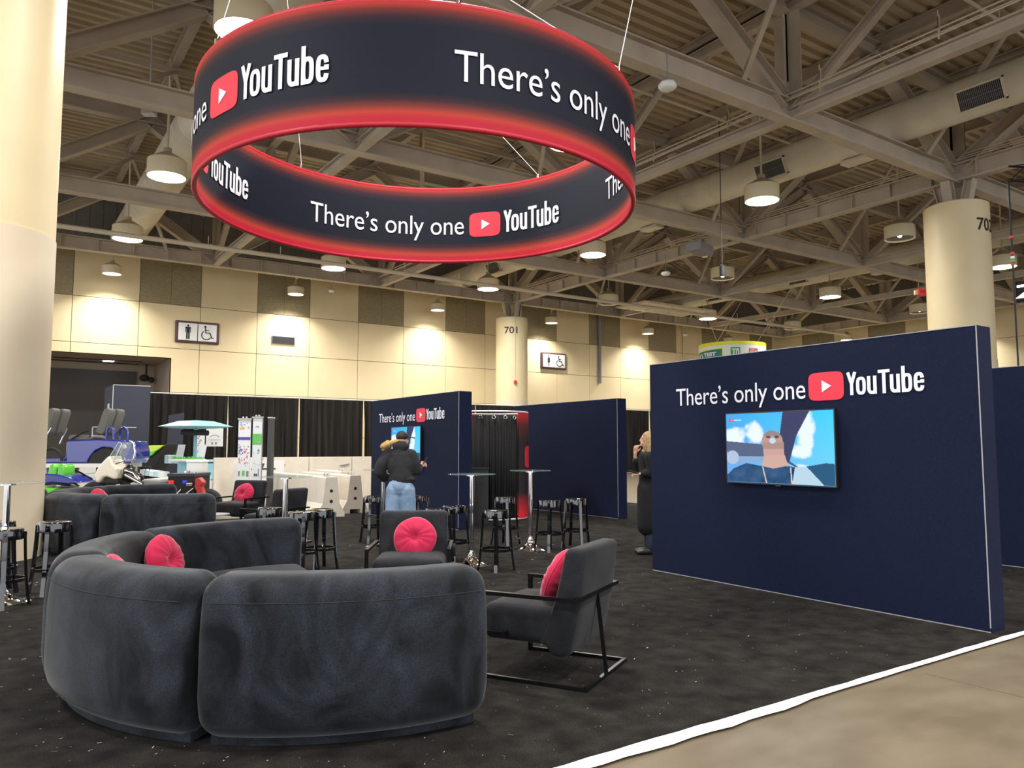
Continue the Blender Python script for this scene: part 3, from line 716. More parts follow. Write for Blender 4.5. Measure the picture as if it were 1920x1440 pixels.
def screen_mesh(W, H, nu=256, nv=144):
    vs = []; fs = []; cols = []
    for j in range(nv + 1):
        for i in range(nu + 1):
            u, v = i / nu, j / nv; vs.append((-.03, (.5 - u) * W, (.5 - v) * H)); cols.append(picture(u, v))
    for j in range(nv):
        for i in range(nu): a = j * (nu + 1) + i; fs.append((a, a + nu + 1, a + nu + 2, a + 1))
    m = MB(); m.add(vs, fs); o = m.build('screen', []); at = o.data.color_attributes.new('picture', 'FLOAT_COLOR', 'POINT')
    for k, c in enumerate(cols): at.data[k].color = (*[max(0, x) for x in c], 1)
    mt = bpy.data.materials.new('screen_picture'); mt.use_nodes = True; nt = mt.node_tree; nt.nodes.clear()
    a = nt.nodes.new('ShaderNodeAttribute'); a.attribute_name = 'picture'; e = nt.nodes.new('ShaderNodeEmission'); e.inputs[1].default_value = .85
    ou = nt.nodes.new('ShaderNodeOutputMaterial'); nt.links.new(a.outputs['Color'], e.inputs[0]); nt.links.new(e.outputs[0], ou.inputs[0])
    o.data.materials.append(mt); return o
TW, TH = 1.29, .725
tv = empty('wall_screen', (6.70, 5.0, 1.485), 0, 'big flat screen playing a video on the large right booth wall', 'screen')
so = screen_mesh(TW, TH); so.parent = tv; so.location = (-.036, 0, 0)
m = MB(); m.box((-.06, -TW / 2 - .012, -TH / 2 - .014), (-.02, TW / 2 + .012, TH / 2 + .012)); m.box((-.062, -.03, -TH / 2 - .026), (-.03, .03, -TH / 2 - .012)); m.build('bezel', M_SCREENF, tv)
so.location = (-.0315, 0, 0)
MB().box((-.02, -.3, -.2), (0, .3, .2)).build('wall_mount', M_BLACK, tv)
tv2 = dup(tv, (7.0, 14.08, 1.525), None, 'smaller looking flat screen on the booth wall, partly behind the person in the hoodie')

# ---------------------------------------------------------------- hanging ring sign
RC, RR, RZ, RH = Vector((5.043, 9.813)), 3.05, 4.90, 1.357
ring = empty('hanging_ring_sign', (RC.x, RC.y, RZ), 0, 'huge black ring banner with red printed edges hanging over the booth', 'sign')
def ring_print_mat():
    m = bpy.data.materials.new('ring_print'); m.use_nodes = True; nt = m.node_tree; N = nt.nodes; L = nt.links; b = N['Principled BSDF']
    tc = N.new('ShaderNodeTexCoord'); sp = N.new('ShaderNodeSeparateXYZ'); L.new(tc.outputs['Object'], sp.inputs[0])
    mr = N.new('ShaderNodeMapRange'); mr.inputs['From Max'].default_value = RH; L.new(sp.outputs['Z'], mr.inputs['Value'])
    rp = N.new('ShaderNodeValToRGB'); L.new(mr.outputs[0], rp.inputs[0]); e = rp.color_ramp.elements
    red = (.42, .014, .032, 1); org = (.62, .05, .03, 1); dk = (.0055, .0075, .018, 1)  # printed colours: red at both rims, dark in between
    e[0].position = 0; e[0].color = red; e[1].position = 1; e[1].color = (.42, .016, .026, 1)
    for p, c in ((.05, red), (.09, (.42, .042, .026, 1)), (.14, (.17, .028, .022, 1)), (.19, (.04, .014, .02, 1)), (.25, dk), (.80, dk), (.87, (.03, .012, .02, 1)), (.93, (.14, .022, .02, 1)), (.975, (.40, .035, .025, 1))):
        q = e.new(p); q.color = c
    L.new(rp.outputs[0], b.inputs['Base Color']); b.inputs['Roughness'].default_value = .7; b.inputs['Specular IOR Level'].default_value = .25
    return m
M_RING = ring_print_mat()
m = MB(); n = 144
prof = [(RR - .03, 0), (RR - .03, RH), (RR + .03, RH), (RR + .03, 0), (RR - .03, 0)]
for k in range(4):
    a, b = prof[k], prof[k + 1]; m.lathe([a, b], n)
m.build('printed_band', M_RING, ring, auto=40)
for z in (0, RH):
    mm = MB(); mm.tube([(RR * cos(2 * pi * i / 96), RR * sin(2 * pi * i / 96), z) for i in range(96)], .036, 8, True); mm.build('edge_tube', mat('ring_edge_red', (.48, .012, .03), .5) if 'ring_edge_red' not in MATS else MATS['ring_edge_red'], ring)
def ring_text(a0, inner):
    """a0 = angle in degrees where the slogan starts; outside runs with rising angle, inside with falling angle"""
    sg = -1 if inner else 1; k = RR - .034 if inner else RR + .034; kk = RR - .046 if inner else RR + .046
    def F(r): return lambda u, w, d=0: ((r + sg * d) * cos(R(a0 + sg * u)), (r + sg * d) * sin(R(a0 + sg * u)), w)
    mm = MB(); fit_text(mm, 'There\u2019s only one', 0, 54.3, .495, .345, F(kk), bold=0, space=.98); mm.build('slogan', M_WHITE, ring)
    mm = MB(); wordmark(mm, 68.8, 91.2, .475, .40, F(kk)); mm.build('wordmark', M_WHITE, ring)
    p, tri = badge(56.2, 67.6, .435, .885)
    mm = MB(); add_badge(mm, 56.2, 67.6, .435, .885, F(k), F(k + (-.005 if inner else .005))); b = mm.build('play_badge', M_RED, ring)
    mm = MB(); mm.prism(tri, F(k), F(kk + (-.003 if inner else .003))); mm.build('play_triangle', M_WHITE, b)
for a in (-110.8, -227, 9.2): ring_text(a, False)
for a in (101.8, 218.6, -13.8): ring_text(a, True)
m = MB()
for a in (-62, 20, 105, 190, 250):
    p = Vector((RR * cos(R(a)), RR * sin(R(a)), RH))
    m = MB(); m.cyl(p, p + Vector((0, 0, .08)), .03, 8); m.build('lifting_lug', M_CHROME, ring)
for i, (a, top, lb) in enumerate(((-62, (-1.7, 1.6), 'long thin white cable rising left from the right rim of the ring'), (-62, (5.2, -.9), 'thin white cable rising right from the right rim of the ring'),
        (20, (-1, 2.8), 'thin cable rising from the far right rim of the ring'), (105, (-2, 1), 'thin cable rising from the far left rim of the ring'), (190, (-2, -1), 'thin cable rising from the left rim of the ring'), (250, (-2.5, -1.5), 'thin cable rising from the near rim of the ring'))):
    p = Vector((RC.x + RR * cos(R(a)), RC.y + RR * sin(R(a)), RZ + RH + .08)); q = Vector((RC.x + top[0], RC.y + top[1], 10.7))
    if i == 1: q = Vector((p.x + 2.6, p.y + 2.0, 10.7))
    tag(MB().cyl(p, q, .006, 6).build('suspension_cable', M_WHT), lb, 'cable')

# ---------------------------------------------------------------- curved sofas
def sofa_module(cx, cy, a0, a1, label, group=None):
    t = empty('sofa_module', (cx, cy, .012), 0, label, 'sofa', group)
    mid, half = R((a0 + a1) / 2), R((a1 - a0) / 2); RM = 1.70; hu = RM * half - .004
    def fb(u, v, w):
        k = (w + .41) / .82; out = -.085 * max(0, .30 - k) ** 2 * 11 - .05 * max(0, k - .55) ** 2 * 4
        if v < 0: out = -.05 * k
        a = mid + u / RM; r = RM + v + out; return (r * cos(a), r * sin(a), w + .43)
    m = MB(); m.rbox((hu, .155, .41), .115, (20, 4, 10), 6, fb); b = m.build('backrest', M_VELVET, t)
    m = MB(); uu = hu - .07
    m.tube([fb(-uu + 2 * uu * i / 24, .1555, .285) for i in range(25)], .0022, 6); m.build('seam', M_BLACK, b)
    def fs(u, v, w):
        a = mid + u / hu * (half - .006); r = 1.17 + v; crown = .03 * (1 - (u / hu) ** 2) * (1 - (v / .40) ** 2) if w > 0 else 0
        return (r * cos(a), r * sin(a), w + .285 + crown)
    m = MB(); m.rbox((hu, .40, .155), .10, (14, 8, 2), 5, fs); m.build('seat', M_VELVET, t)
    m = MB(); vs = []; n = 24
    for i in range(n + 1):
        a = mid + half * .92 * (2 * i / n - 1)
        for r in (.92, 1.73):
            for z in (0, .05): vs.append((r * cos(a), r * sin(a), z))
    fs_ = []
    for i in range(n):
        k = 4 * i; fs_ += [(k + 2, k + 6, k + 7, k + 3), (k, k + 1, k + 5, k + 4), (k + 1, k + 3, k + 7, k + 5), (k, k + 4, k + 6, k + 2)]
    fs_ += [(0, 2, 3, 1), (4 * n, 4 * n + 1, 4 * n + 3, 4 * n + 2)]
    m.add(vs, fs_); m.build('plinth', M_VELVET, t)
    return t
SC = (2.17, 5.42); S2 = (2.53, 13.02)
for (a0, a1), la, lb in zip(((-135, -85.5), (-180, -135), (-228, -180), (-279, -228)),
    ('near sofa section filling the bottom centre, seen from behind', 'near sofa section curving round the bottom left corner', 'near sofa section at the left turn, behind the small raspberry pillow', 'far end section of the near sofa, its inner back and seat showing'),
    ('rear sofa section beside the small coffee table, seen from behind', 'rear sofa section curving beside the left column', 'rear sofa section at the left turn, in front of the green kart', 'far end section of the rear sofa, in front of the motorcycle')):
    sofa_module(*SC, a0, a1, 'black velvet ' + la, None)
    sofa_module(*S2, a0, a1, 'black velvet ' + lb, None)

# ---------------------------------------------------------------- round pillows
def pillow():
    t = empty('round_pillow', cat='pillow'); m = MB(); nr, nt = 16, 72; vs = []; fs = []
    for side in (1, -1):
        k = len(vs)
        for i in range(nr + 1):
            q = i / nr
            for j in range(nt):
                a = 2 * pi * j / nt; r = .205 * sin(q * pi / 2)
                h = .078 * max(0, 1 - (r / .205) ** 2) ** .42 * (1 - .72 * math.exp(-(r / .045) ** 2)) + .0035 * sin(a * 13 + 2 * sin(a * 3)) * sin(q * pi) + .002 * sin(29 * a) * sin(q * pi) ** 2
                rr = r * (1 + .012 * sin(a * 5 + 1)); vs.append((rr * cos(a), rr * sin(a), side * max(h, 0)))
        for i in range(nr):
            for j in range(nt):
                f = (k + i * nt + j, k + i * nt + (j + 1) % nt, k + (i + 1) * nt + (j + 1) % nt, k + (i + 1) * nt + j)
                fs.append(f if side > 0 else f[::-1])
    m.add(vs, fs, True); m.tube([(.203 * (1 + .012 * sin(5 * a + 1)) * cos(a), .203 * (1 + .012 * sin(5 * a + 1)) * sin(a), 0) for a in [2 * pi * i / 72 for i in range(72)]], .006, 6, True)
    m.build('cover', M_PINK, t)
    m = MB(); m.ball((0, 0, .026), (.016, .016, .007)); m.build('button', M_PINK, t)
    return t
PIL = None
def put_pillow(x, y, z, facing, tilt, label):
    """facing = heading of the front face in degrees; tilt = how far it leans back"""
    global PIL
    if PIL is None: t = PIL = pillow()
    else: t = dup(PIL)
    t.location = (x, y, z); t.rotation_euler = (pi / 2 - R(tilt), 0, R(facing) + pi / 2); t['label'] = label
def on_sofa(c, ang, r=1.40):
    return c[0] + r * cos(R(ang)), c[1] + r * sin(R(ang)), .63
x, y, z = on_sofa(SC, 137); put_pillow(x, y, z, 137 + 180, 16, 'big raspberry round pillow leaning in the near sofa, its button showing')
x, y, z = on_sofa(SC, 181, 1.46); put_pillow(x, y, z + .005, 0, 16, 'raspberry pillow peeking over the near sofa, left of the bigger looking one')
x, y, z = on_sofa(SC, 226, 1.36); put_pillow(x, y, z - .0, 46, 25, 'raspberry pillow of which only the tip shows over the near sofa')
x, y, z = on_sofa(S2, 137); put_pillow(x, y, z, 317, 16, 'raspberry pillow in the rear sofa, its top rising over the back')
x, y, z = on_sofa(S2, 176); put_pillow(x, y, z - .03, -4, 20, 'raspberry pillow barely visible over the left end of the rear sofa')

# ---------------------------------------------------------------- armchairs
def armchair():
    t = empty('armchair', cat='armchair')
    m = MB(); m.rbox((.325, .31, .115), .06, (8, 8, 2), 4, lambda x, y, z: (x, y + .08, z + .355 + (.030 * (1 - (x / .325) ** 2) * (1 - (y / .31) ** 2) if z > 0 else 0)))
    m.build('seat_cushion', M_CHARV, t)
    def fb(x, y, z):
        k = (z + .335) / .67
        yy = y * (1.25 - .45 * k) - .115 - .16 * k - .02 * sin(pi * k)
        zz = z + .525 + (.05 * (1 - k) ** 3 * (1 if y > 0 else -.3))
        return (x, yy, zz)
    m = MB(); m.rbox((.335, .085, .335), .045, (8, 2, 8), 4, fb); m.build('back_cushion', M_CHARV, t)
    w = .024
    m = MB()
    for sx in (-1, 1):
        m.bar((sx * .375, .37, .012 + w / 2), (sx * .375, -.36, .012 + w / 2), w)
        m.bar((sx * .375, .36, .012), (sx * .375, .36, .55), .034, w, up=(0, 1, 0))
    m.bar((-.387, -.36, .012 + w / 2), (.387, -.36, .012 + w / 2), w)
    m.build('base_frame', M_BLKMET, t)
    m = MB()
    for sx in (-1, 1): m.bar((sx * .375, .375, .55), (sx * .375, -.30, .55), .034, w)
    m.bar((-.392, -.30, .55), (.392, -.30, .55), .034, w); m.build('arm_rail', M_BLKMET, t)
    MB().bar((0, -.30, .54), (0, -.36, .03), .024, .012).build('rear_strut', M_BLKMET, t)
    m = MB(); m.bar((-.375, .2, .30), (.375, .2, .30), w); m.bar((-.375, .20, .30), (-.375, .36, .30), w); m.bar((.375, .20, .30), (.375, .36, .30), w); m.build('seat_support', M_BLKMET, t)
    return t
AC = armchair()
chairs = [(3.22, 4.235, 29.5, 'charcoal armchair right of the near sofa, seen from its back corner'),
          (3.42, 6.78, 148, 'charcoal armchair facing the camera beyond the near sofa'),
          (3.95, 14.85, 127, 'charcoal armchair at the rear left, facing the camera'),
          (3.72, 11.95, 31, 'charcoal armchair behind the chrome table pole, facing away left')]
for i, (x, y, a, lb) in enumerate(chairs):
    c = AC if i == 0 else dup(AC)
    c.location = (x, y, 0); c.rotation_euler = (0, 0, R(a)); c['label'] = lb
def chair_pillow(i, dx, label, tilt=22):
    x, y, a, _ = chairs[i]; a = R(a); lx, ly = dx, -.035
    put_pillow(x + lx * cos(a) - ly * sin(a), y + lx * sin(a) + ly * cos(a), .615, math.degrees(a) + 90, tilt, label)
chair_pillow(0, 0, 'raspberry round pillow seen edge-on in the armchair right of the near sofa')
chair_pillow(1, -.03, 'raspberry round pillow facing the camera in the armchair beyond the near sofa')
chair_pillow(2, -.03, 'raspberry round pillow in the rear left armchair')
def low_table(x, y, label):
    t = empty('coffee_table', (x, y, .012), 0, label, 'table')
    m = MB(); m.cyl((0, 0, .41), (0, 0, .425), .24, 40); m.build('top', M_GREY, t, auto=40)
    m = MB(); m.cyl((0, 0, .0), (0, 0, .015), .17, 32); m.cyl((0, 0, .015), (0, 0, .41), .02, 12); m.build('pedestal', M_BLKMET, t, auto=40)
low_table(3.0, 12.85, 'small round grey coffee table beside the rear sofa')

# ---------------------------------------------------------------- bar tables and stools
def bar_table():
    t = empty('bar_table', cat='table')
    m = MB(); m.lathe([(0, .012), (.25, .012), (.25, .02), (.20, .032), (.12, .055), (.06, .10), (.034, .16), (.030, .20)], 40); m.build('base', M_CHROME, t, auto=50)
    m = MB(); m.cyl((0, 0, .19), (0, 0, 1.135), .030, 24, False); m.cyl((0, 0, 1.125), (0, 0, 1.142), .07, 24); m.build('pole', M_CHROME, t, auto=40)
    m = MB(); m.lathe([(0, 1.143), (.30, 1.143), (.304, 1.148), (.30, 1.154), (0, 1.154)], 56); m.build('glass_top', M_CLEAR, t, auto=40)
    return t
BT = bar_table()
for i, (x, y, lb) in enumerate(((5.10, 8.44, 'glass topped chrome bar table in front of the booth wall edge, between black stools'),
        (6.56, 9.21, 'glass topped chrome bar table in front of the plain navy wall'),
        (4.93, 10.73, 'chrome bar table half hidden behind the person in the hoodie'),
        (2.87, 8.92, 'glass topped chrome bar table in front of the concrete barriers'),
        (.17, 8.95, 'glass topped chrome bar table at the left edge before the column'))):
    c = BT if i == 0 else dup(BT)
    c.location = (x, y, 0); c['label'] = lb
def stool():
    t = empty('bar_stool', cat='stool')
    m = MB(); m.lathe([(0, .728), (.13, .735), (.148, .732), (.153, .722), (.153, .635), (.146, .63), (.145, .70), (0, .70)], 36); m.build('seat', M_GLOSS, t, auto=40)
    for k in range(4):
        a = pi / 4 + k * pi / 2; c, s_ = cos(a), sin(a)
        m = MB(); pts = [(.160, .70), (.163, .62), (.172, .45), (.186, .26), (.205, .10), (.222, .012)]
        for (r0, z0), (r1, z1) in zip(pts, pts[1:]): m.bar((r0 * c, r0 * s_, z0), (r1 * c, r1 * s_, z1 - .004), .040, .026, up=(c, s_, 0))
        m.ball((.17 * c, .17 * s_, .675), (.010, .010, .010), 8); m.build('leg', M_GLOSS, t)
    m = MB(); m.lathe([(.176, .245), (.188, .245), (.188, .275), (.176, .275), (.176, .245)], 40); m.build('footrest_ring', M_GLOSS, t, auto=40)
    return t
ST = stool()
stools = [(5.14, 7.93, 10, 'glossy black bar stool nearest the camera, right of the chrome table by the wall edge'),
 (6.60, 9.93, 20, 'glossy black bar stool behind the nearest centre stool, before the curtained kiosk'),
 (6.71, 8.95, 5, 'glossy black bar stool at the plain navy wall, left one of the right pair'),
 (7.27, 9.05, 30, 'glossy black bar stool at the plain navy wall, right one of the right pair'),
 (5.09, 8.87, 15, 'glossy black bar stool just left of the chrome table by the wall edge'),
 (4.67, 8.55, 40, 'glossy black bar stool behind the armchair that faces the camera, in front of its neighbour'),
 (5.02, 11.25, 0, 'glossy black bar stool left of the person in the hoodie'),
 (5.62, 10.93, 25, 'glossy black bar stool hidden behind the legs of the person in the hoodie'),
 (3.41, 9.22, 10, 'glossy black bar stool at the barriers, rightmost behind the near sofa'),
 (3.10, 9.03, 35, 'glossy black bar stool behind the end of the near sofa, right of the table pole'),
 (2.98, 9.85, 5, 'glossy black bar stool left of the table pole in front of the barriers'),
 (.60, 9.25, 20, 'glossy black bar stool between the left column and the near sofa'),
 (.165, 8.72, 45, 'glossy black bar stool cut by the left edge, in front of the chrome pole'),
 (.12, 9.6, 10, 'glossy black bar stool at the left edge, behind the chrome pole')]
for i, (x, y, a, lb) in enumerate(stools):
    c = ST if i == 0 else dup(ST)
    c.location = (x, y, 0); c.rotation_euler = (0, 0, R(a)); c['label'] = lb

# ---------------------------------------------------------------- curtained kiosk
KC = (8.87, 13.9); KR = .80
t = empty('curtained_kiosk', (*KC, .012), 0, 'round black kiosk with red fading edges and a black curtain', 'kiosk')
face = math.degrees(atan2(-13.9, -8.87))
m = MB(); n = 60; vs = []
def arcwall(a0, a1, r0, r1, z0, z1, n=40):
    vs = []; fs = []
    for i in range(n + 1):
        a = R(a0 + (a1 - a0) * i / n)
        for r in (r0, r1):
            for z in (z0, z1): vs.append((r * cos(a), r * sin(a), z))
    for i in range(n):
        k = 4 * i; fs += [(k + 2, k + 6, k + 7, k + 3), (k, k + 1, k + 5, k + 4), (k + 1, k + 3, k + 7, k + 5), (k, k + 4, k + 6, k + 2)]
    return vs, fs + [(0, 2, 3, 1), (4 * n, 4 * n + 1, 4 * n + 3, 4 * n + 2)]
v_, f_ = arcwall(face + 46, face + 330, KR - .03, KR, .02, 2.19); m.add(v_, f_, True)
mk = bpy.data.materials.new('kiosk_print'); mk.use_nodes = True; nt = mk.node_tree; N = nt.nodes; L = nt.links
tc = N.new('ShaderNodeTexCoord'); sp = N.new('ShaderNodeSeparateXYZ'); L.new(tc.outputs['Object'], sp.inputs[0])
mr = N.new('ShaderNodeMapRange'); mr.inputs['From Max'].default_value = 2.2; L.new(sp.outputs['Z'], mr.inputs['Value'])
rp = N.new('ShaderNodeValToRGB'); L.new(mr.outputs[0], rp.inputs[0]); e = rp.color_ramp.elements
e[0].position = 0; e[0].color = (.70, .02, .03, 1); e[1].position = 1; e[1].color = (.60, .02, .03, 1)
for p, c in ((.06, (.6, .02, .03, 1)), (.24, (.018, .014, .018, 1)), (.72, (.018, .014, .018, 1)), (.88, (.12, .02, .02, 1)), (.97, (.6, .02, .03, 1))):
    q = e.new(p); q.color = c
L.new(rp.outputs[0], N['Principled BSDF'].inputs['Base Color']); N['Principled BSDF'].inputs['Roughness'].default_value = .6
m.build('printed_shell', mk, t, auto=40)
m = MB()
for z in (.0, 2.19): m.tube([((KR - .02) * cos(2 * pi * i / 48), (KR - .02) * sin(2 * pi * i / 48), z + .015) for i in range(48)], .018, 8, True)
m.build('hoop', M_WHT, t)
m = MB(); vs = []; fs = []; n = 90
for i in range(n + 1):
    a = R(face - 31 + 78 * i / n); r = KR - .06 + .025 * sin(i * .55) + .012 * sin(i * 1.7)
    vs += [(r * cos(a), r * sin(a), .08), (r * cos(a), r * sin(a), 2.13)]
for i in range(n): fs.append((2 * i, 2 * i + 2, 2 * i + 3, 2 * i + 1))
m.add(vs, fs, True); cu = m.build('curtain', M_CURT, t); so_ = cu.modifiers.new('thickness', 'SOLIDIFY'); so_.thickness = .008
for a in (-16, 4, 22, 38):
    aa = R(face + a); rr = KR - .02; m = MB(); c = Vector((rr * cos(aa), rr * sin(aa), 2.08)); tx = Vector((-sin(aa), cos(aa), 0))
    m.tube([c + tx * .035 * cos(2 * pi * i / 16) + Vector((0, 0, .035 * sin(2 * pi * i / 16))) for i in range(16)], .008, 6, True); m.build('grommet', M_CHROME, cu)
m = MB(); A0 = face + 62
Fk = lambda r: (lambda u, w: (r * cos(R(A0 + u)), r * sin(R(A0 + u)), w))
add_badge(m, 0, 52, 1.03, 1.50, Fk(KR + .001), Fk(KR + .007)); m.build('play_badge', M_RED, t)
a = R(face - 40); m = MB(); m.box((-.16, -.14, 0), (.16, .14, 1.04)); m.box((-.17, -.15, 1.04), (.17, .15, 1.07)); m.box((-.12, -.145, .75), (.12, -.14, .95))
o = m.build('dark_cabinet', M_BLACK, loc=(8.05, 13.0, .012), rz=-YAW); tag(o, 'low dark cabinet standing between the kiosk and the screen wall', 'cabinet')

# ---------------------------------------------------------------- long black drape at the back
t = empty('drape_line', (0, 33.3, 0), 0, 'long black pipe and drape curtain along the back of the hall', 'curtain')
x = 5.2; k = 0; ends = []
while x < 47:
    x1 = x + 3.02; m = MB(); vs = []; fs = []; n = 150; ph = random.random() * 6
    for i in range(n + 1):
        u = i / n; xx = x + 3.0 * u
        for z, am, dx in ((.02, 1.3, 0), (1.2, 1.1, .0), (2.5, .9, 0), (3.6, .55, 0)):
            yy = am * (.05 * sin(u * 62 + ph + .4 * sin(u * 9)) + .03 * sin(u * 117 + 2 * ph))
            pinch = .05 * sin(pi * z / 3.6) * (1 if k % 2 else .3) * (2 * u - 1) * -1
            vs.append((xx + pinch, yy, z))
    for i in range(n):
        for q in range(3): b = 4 * i + q; fs.append((b, b + 4, b + 5, b + 1))
    m.add(vs, fs, True); m.build('curtain_panel', M_DRAPE, t); ends.append(x); x = x1; k += 1
m = MB(); m.cyl((5.2, 0, 3.63), (x, 0, 3.63), .022, 10); m.build('top_rail', M_WHT, t)
for ex in ends:
    m = MB(); m.cyl((ex - .01, .12, 0), (ex - .01, .12, 3.62), .03, 8); m.box((ex - .2, -.1, 0), (ex + .2, .3, .01)); m.build('upright', M_WHT, t)
# ---------------------------------------------------------------- dark block and grey boards
def block(x, y, w, d, h, label, name='display_block', m_=None, cat='block'):
    t = empty(name, (x, y, 0), 0, label, cat)
    m = MB(); m.box((-w / 2, -d / 2, 0), (w / 2, d / 2, h)); m.build('body', m_ or mat(name + '_skin', (.035, .04, .06), .8), t)
    m = MB(); e = .02
    m.box((-w / 2 - .004, -d / 2 - .004, 0), (-w / 2 + e, -d / 2 + e, h)); m.box((-w / 2, -d / 2 - .004, h - e), (w / 2, -d / 2 + e, h + .004)); m.build('edge_trim', M_LGREY, t)
    return t
b = block(4.1, 31.1, 1.2, 2.3, 3.65, 'tall dark slate block left of the long black drape')
MB().cbox((-.61, -.2, 2.75), (.02, .45, .55)).build('paper_notice', M_WHT, b)
block(3.42, 28.6, 1.3, .3, 2.14, 'lower dark slate block behind the blue cart seats', 'display_block', MATS['display_block_skin'])

# ---------------------------------------------------------------- concrete barriers and low wall
def barrier(x, y, L, label, w=.30, h=.85, m2=True):
    t = empty('concrete_barrier', (x, y, 0), 0, label, 'barrier')
    prof = [(-w, 0), (-w, .10), (-w * .62, .30), (-w * .42, h - .02), (-w * .38, h), (w * .38, h), (w * .42, h - .02), (w * .62, .30), (w, .10), (w, 0), (.12, 0), (.12, .1), (-.12, .1), (-.12, 0)]
    m = MB(); m.prism([(-a, b) for a, b in prof], lambda u, z: (u, 0, z), lambda u, z: (u, L, z)); m.build('body', M_BARR, t)
    m = MB()
    for z in (.34, .56): m.cyl((0, -.004, z), (0, .06, z), .035, 16)
    for yy in (.35, 1.9): m.box((-w - .002, yy, .02), (-w * .7, yy + .22, .13))
    m.build('lifting_hole', M_BLACK, t)
    m = MB()
    for yy in (.15, .35): m.tube([(0, yy, h), (0, yy, h + .07), (0, yy + .08, h + .07), (0, yy + .08, h)], .02, 6)
    m.build('lifting_loop', M_LGREY, t)
barrier(6.05, 15.75, 3.9, 'cream concrete barrier with its grey end facing the camera, left one')
barrier(6.86, 16.4, 3.2, 'cream concrete barrier with two holes in its end, right one next to the screen wall')
barrier(7.75, 19.2, 2.0, 'cream concrete barrier farther back by the screen wall edge')
t = empty('low_white_wall', (7.6, 21.6, 0), 0, 'low cream wall of panels standing below the black drape behind the barriers', 'wall panel')
for i in range(4):
    m = MB(); m.box((-2.6 + i * 1.3, -.06, 0), (-1.32 + i * 1.3, .06, 1.2)); m.build('wall_board', M_BARR, t)
m = MB()
for x0 in (-1.0, .9): m.prism([(x0, .95), (x0 + .3, 1.0), (x0 + .3, .97), (x0 + .12, .93)], lambda u, w: (u, -.062, w), lambda u, w: (u, -.09, w))
m.build('clip', M_GREY, t)
t = empty('exhibitor_sign', (6.0, 20.9, 0), -R(10), 'white board with dark slanted letters ELL beside the banners', 'sign')
m = MB(); m.box((-.65, -.02, 0), (.65, .02, 1.13)); m.build('board', M_WHT, t)
m = MB(); F = lambda u, w: (u + (w - .9) * .35, -.026, w); fit_text(m, 'ELL', -.2, .42, .88, .17, F, bold=.05); m.build('lettering', M_DGREY, t)

# ---------------------------------------------------------------- things at the left back, each built in its own upright frame
def frame_at(name, x, y, label, cat, turn=0): return empty(name, (x, y, 0), -YAW + R(turn), label, cat)
def scaled(px0, k, H=1.5): return lambda px, py: ((px - px0) * k, H + (837 - py) * k)
def slab(t, name, pts, q, d0, d1, m_, bev=0):
    P = [q(*p) for p in pts]; m = MB(); m.prism(P, lambda u, w: (u, d0, w), lambda u, w: (u, d1, w)); o = m.build(name, m_, t)
    if bev: b = o.modifiers.new('round', 'BEVEL'); b.width = bev; b.segments = 3; b.limit_method = 'ANGLE'; o.data.polygons.foreach_set('use_smooth', [True] * len(o.data.polygons)); o.data.set_sharp_from_angle(angle=R(50))
    return o
def tubes(t, name, lines, q, r, m_):
    m = MB()
    for ln in lines: m.tube([Vector((q(p[0], p[1])[0], p[2], q(p[0], p[1])[1])) for p in ln], r, 8)
    return m.build(name, m_, t)
def wheel(t, x, y, z, r, w, m_rim=None):
    m = MB(); m.tube([(x + (r - w / 2) * cos(2 * pi * i / 32), y, z + (r - w / 2) * sin(2 * pi * i / 32)) for i in range(32)], w / 2, 12, True)
    o = m.build('tyre', M_BLACK, t)
    m = MB(); m.cyl((x, y - w * .3, z), (x, y + w * .3, z), r * .22, 20)
    m.tube([(x + (r - w) * cos(2 * pi * i / 32), y, z + (r - w) * sin(2 * pi * i / 32)) for i in range(32)], w * .22, 8, True)
    for i in range(7): a = 2 * pi * i / 7; m.bar((x, y, z), (x + (r - w) * cos(a), y, z + (r - w) * sin(a)), .03, .02)
    m.build('rim', m_rim or M_CHROME, t)
# blue cart
t = frame_at('golf_cart', 2.36, 23.16, 'glossy blue open cart body with tall grey seats raised at the left', 'cart'); q = scaled(180, .0142)
slab(t, 'body', [(84, 858), (141, 858), (141, 829), (146, 826), (200, 824), (262, 827), (268, 845), (268, 858), (262, 868), (240, 868), (236, 852), (224, 840), (208, 839), (195, 845), (188, 853), (180, 867), (84, 867)], q, -.42, .42, M_BLUE, .03)
slab(t, 'wheel_well', [(183, 868), (190, 851), (207, 841), (224, 842), (238, 856), (240, 868)], q, -.44, .3, M_BLACK)
for nm, dx in (('', 0), ('', -103)):
    for d0, d1, ex in ((-.38, -.06, 0), (.0, .34, 3)):
        f = lambda pts: [(x + dx + ex, y) for x, y in pts]
        slab(t, 'seat_back', f([(190, 812), (197, 795), (202, 778), (205, 769), (211, 766), (217, 768), (218, 776), (213, 792), (209, 812), (203, 817)]), q, d0, d1, M_SEATG, .045)
slab(t, 'seat_cushion', [(142, 826), (142, 818), (148, 816), (180, 816), (186, 821), (184, 826)], q, -.38, .38, M_SEATG, .04)
tubes(t, 'arm_rest', [[(150, 824, -.42), (172, 811, -.42), (184, 808, -.42), (184, 820, -.42)], [(155, 824, .4), (176, 811, .4), (186, 808, .4)]], q, .018, M_BLKMET)
tubes(t, 'roll_hoop', [[(212, 824, -.36), (213, 806, -.36), (218, 801, -.36), (224, 805, -.36), (226, 824, -.36)], [(214, 824, .3), (215, 806, .3), (220, 801, .3), (226, 805, .3), (228, 824, .3)]], q, .035, M_BLUE)
tubes(t, 'seat_strut', [[(96, 832, -.4), (112, 803, -.4)], [(104, 832, .2), (116, 803, .2)]], q, .02, M_CHROME)
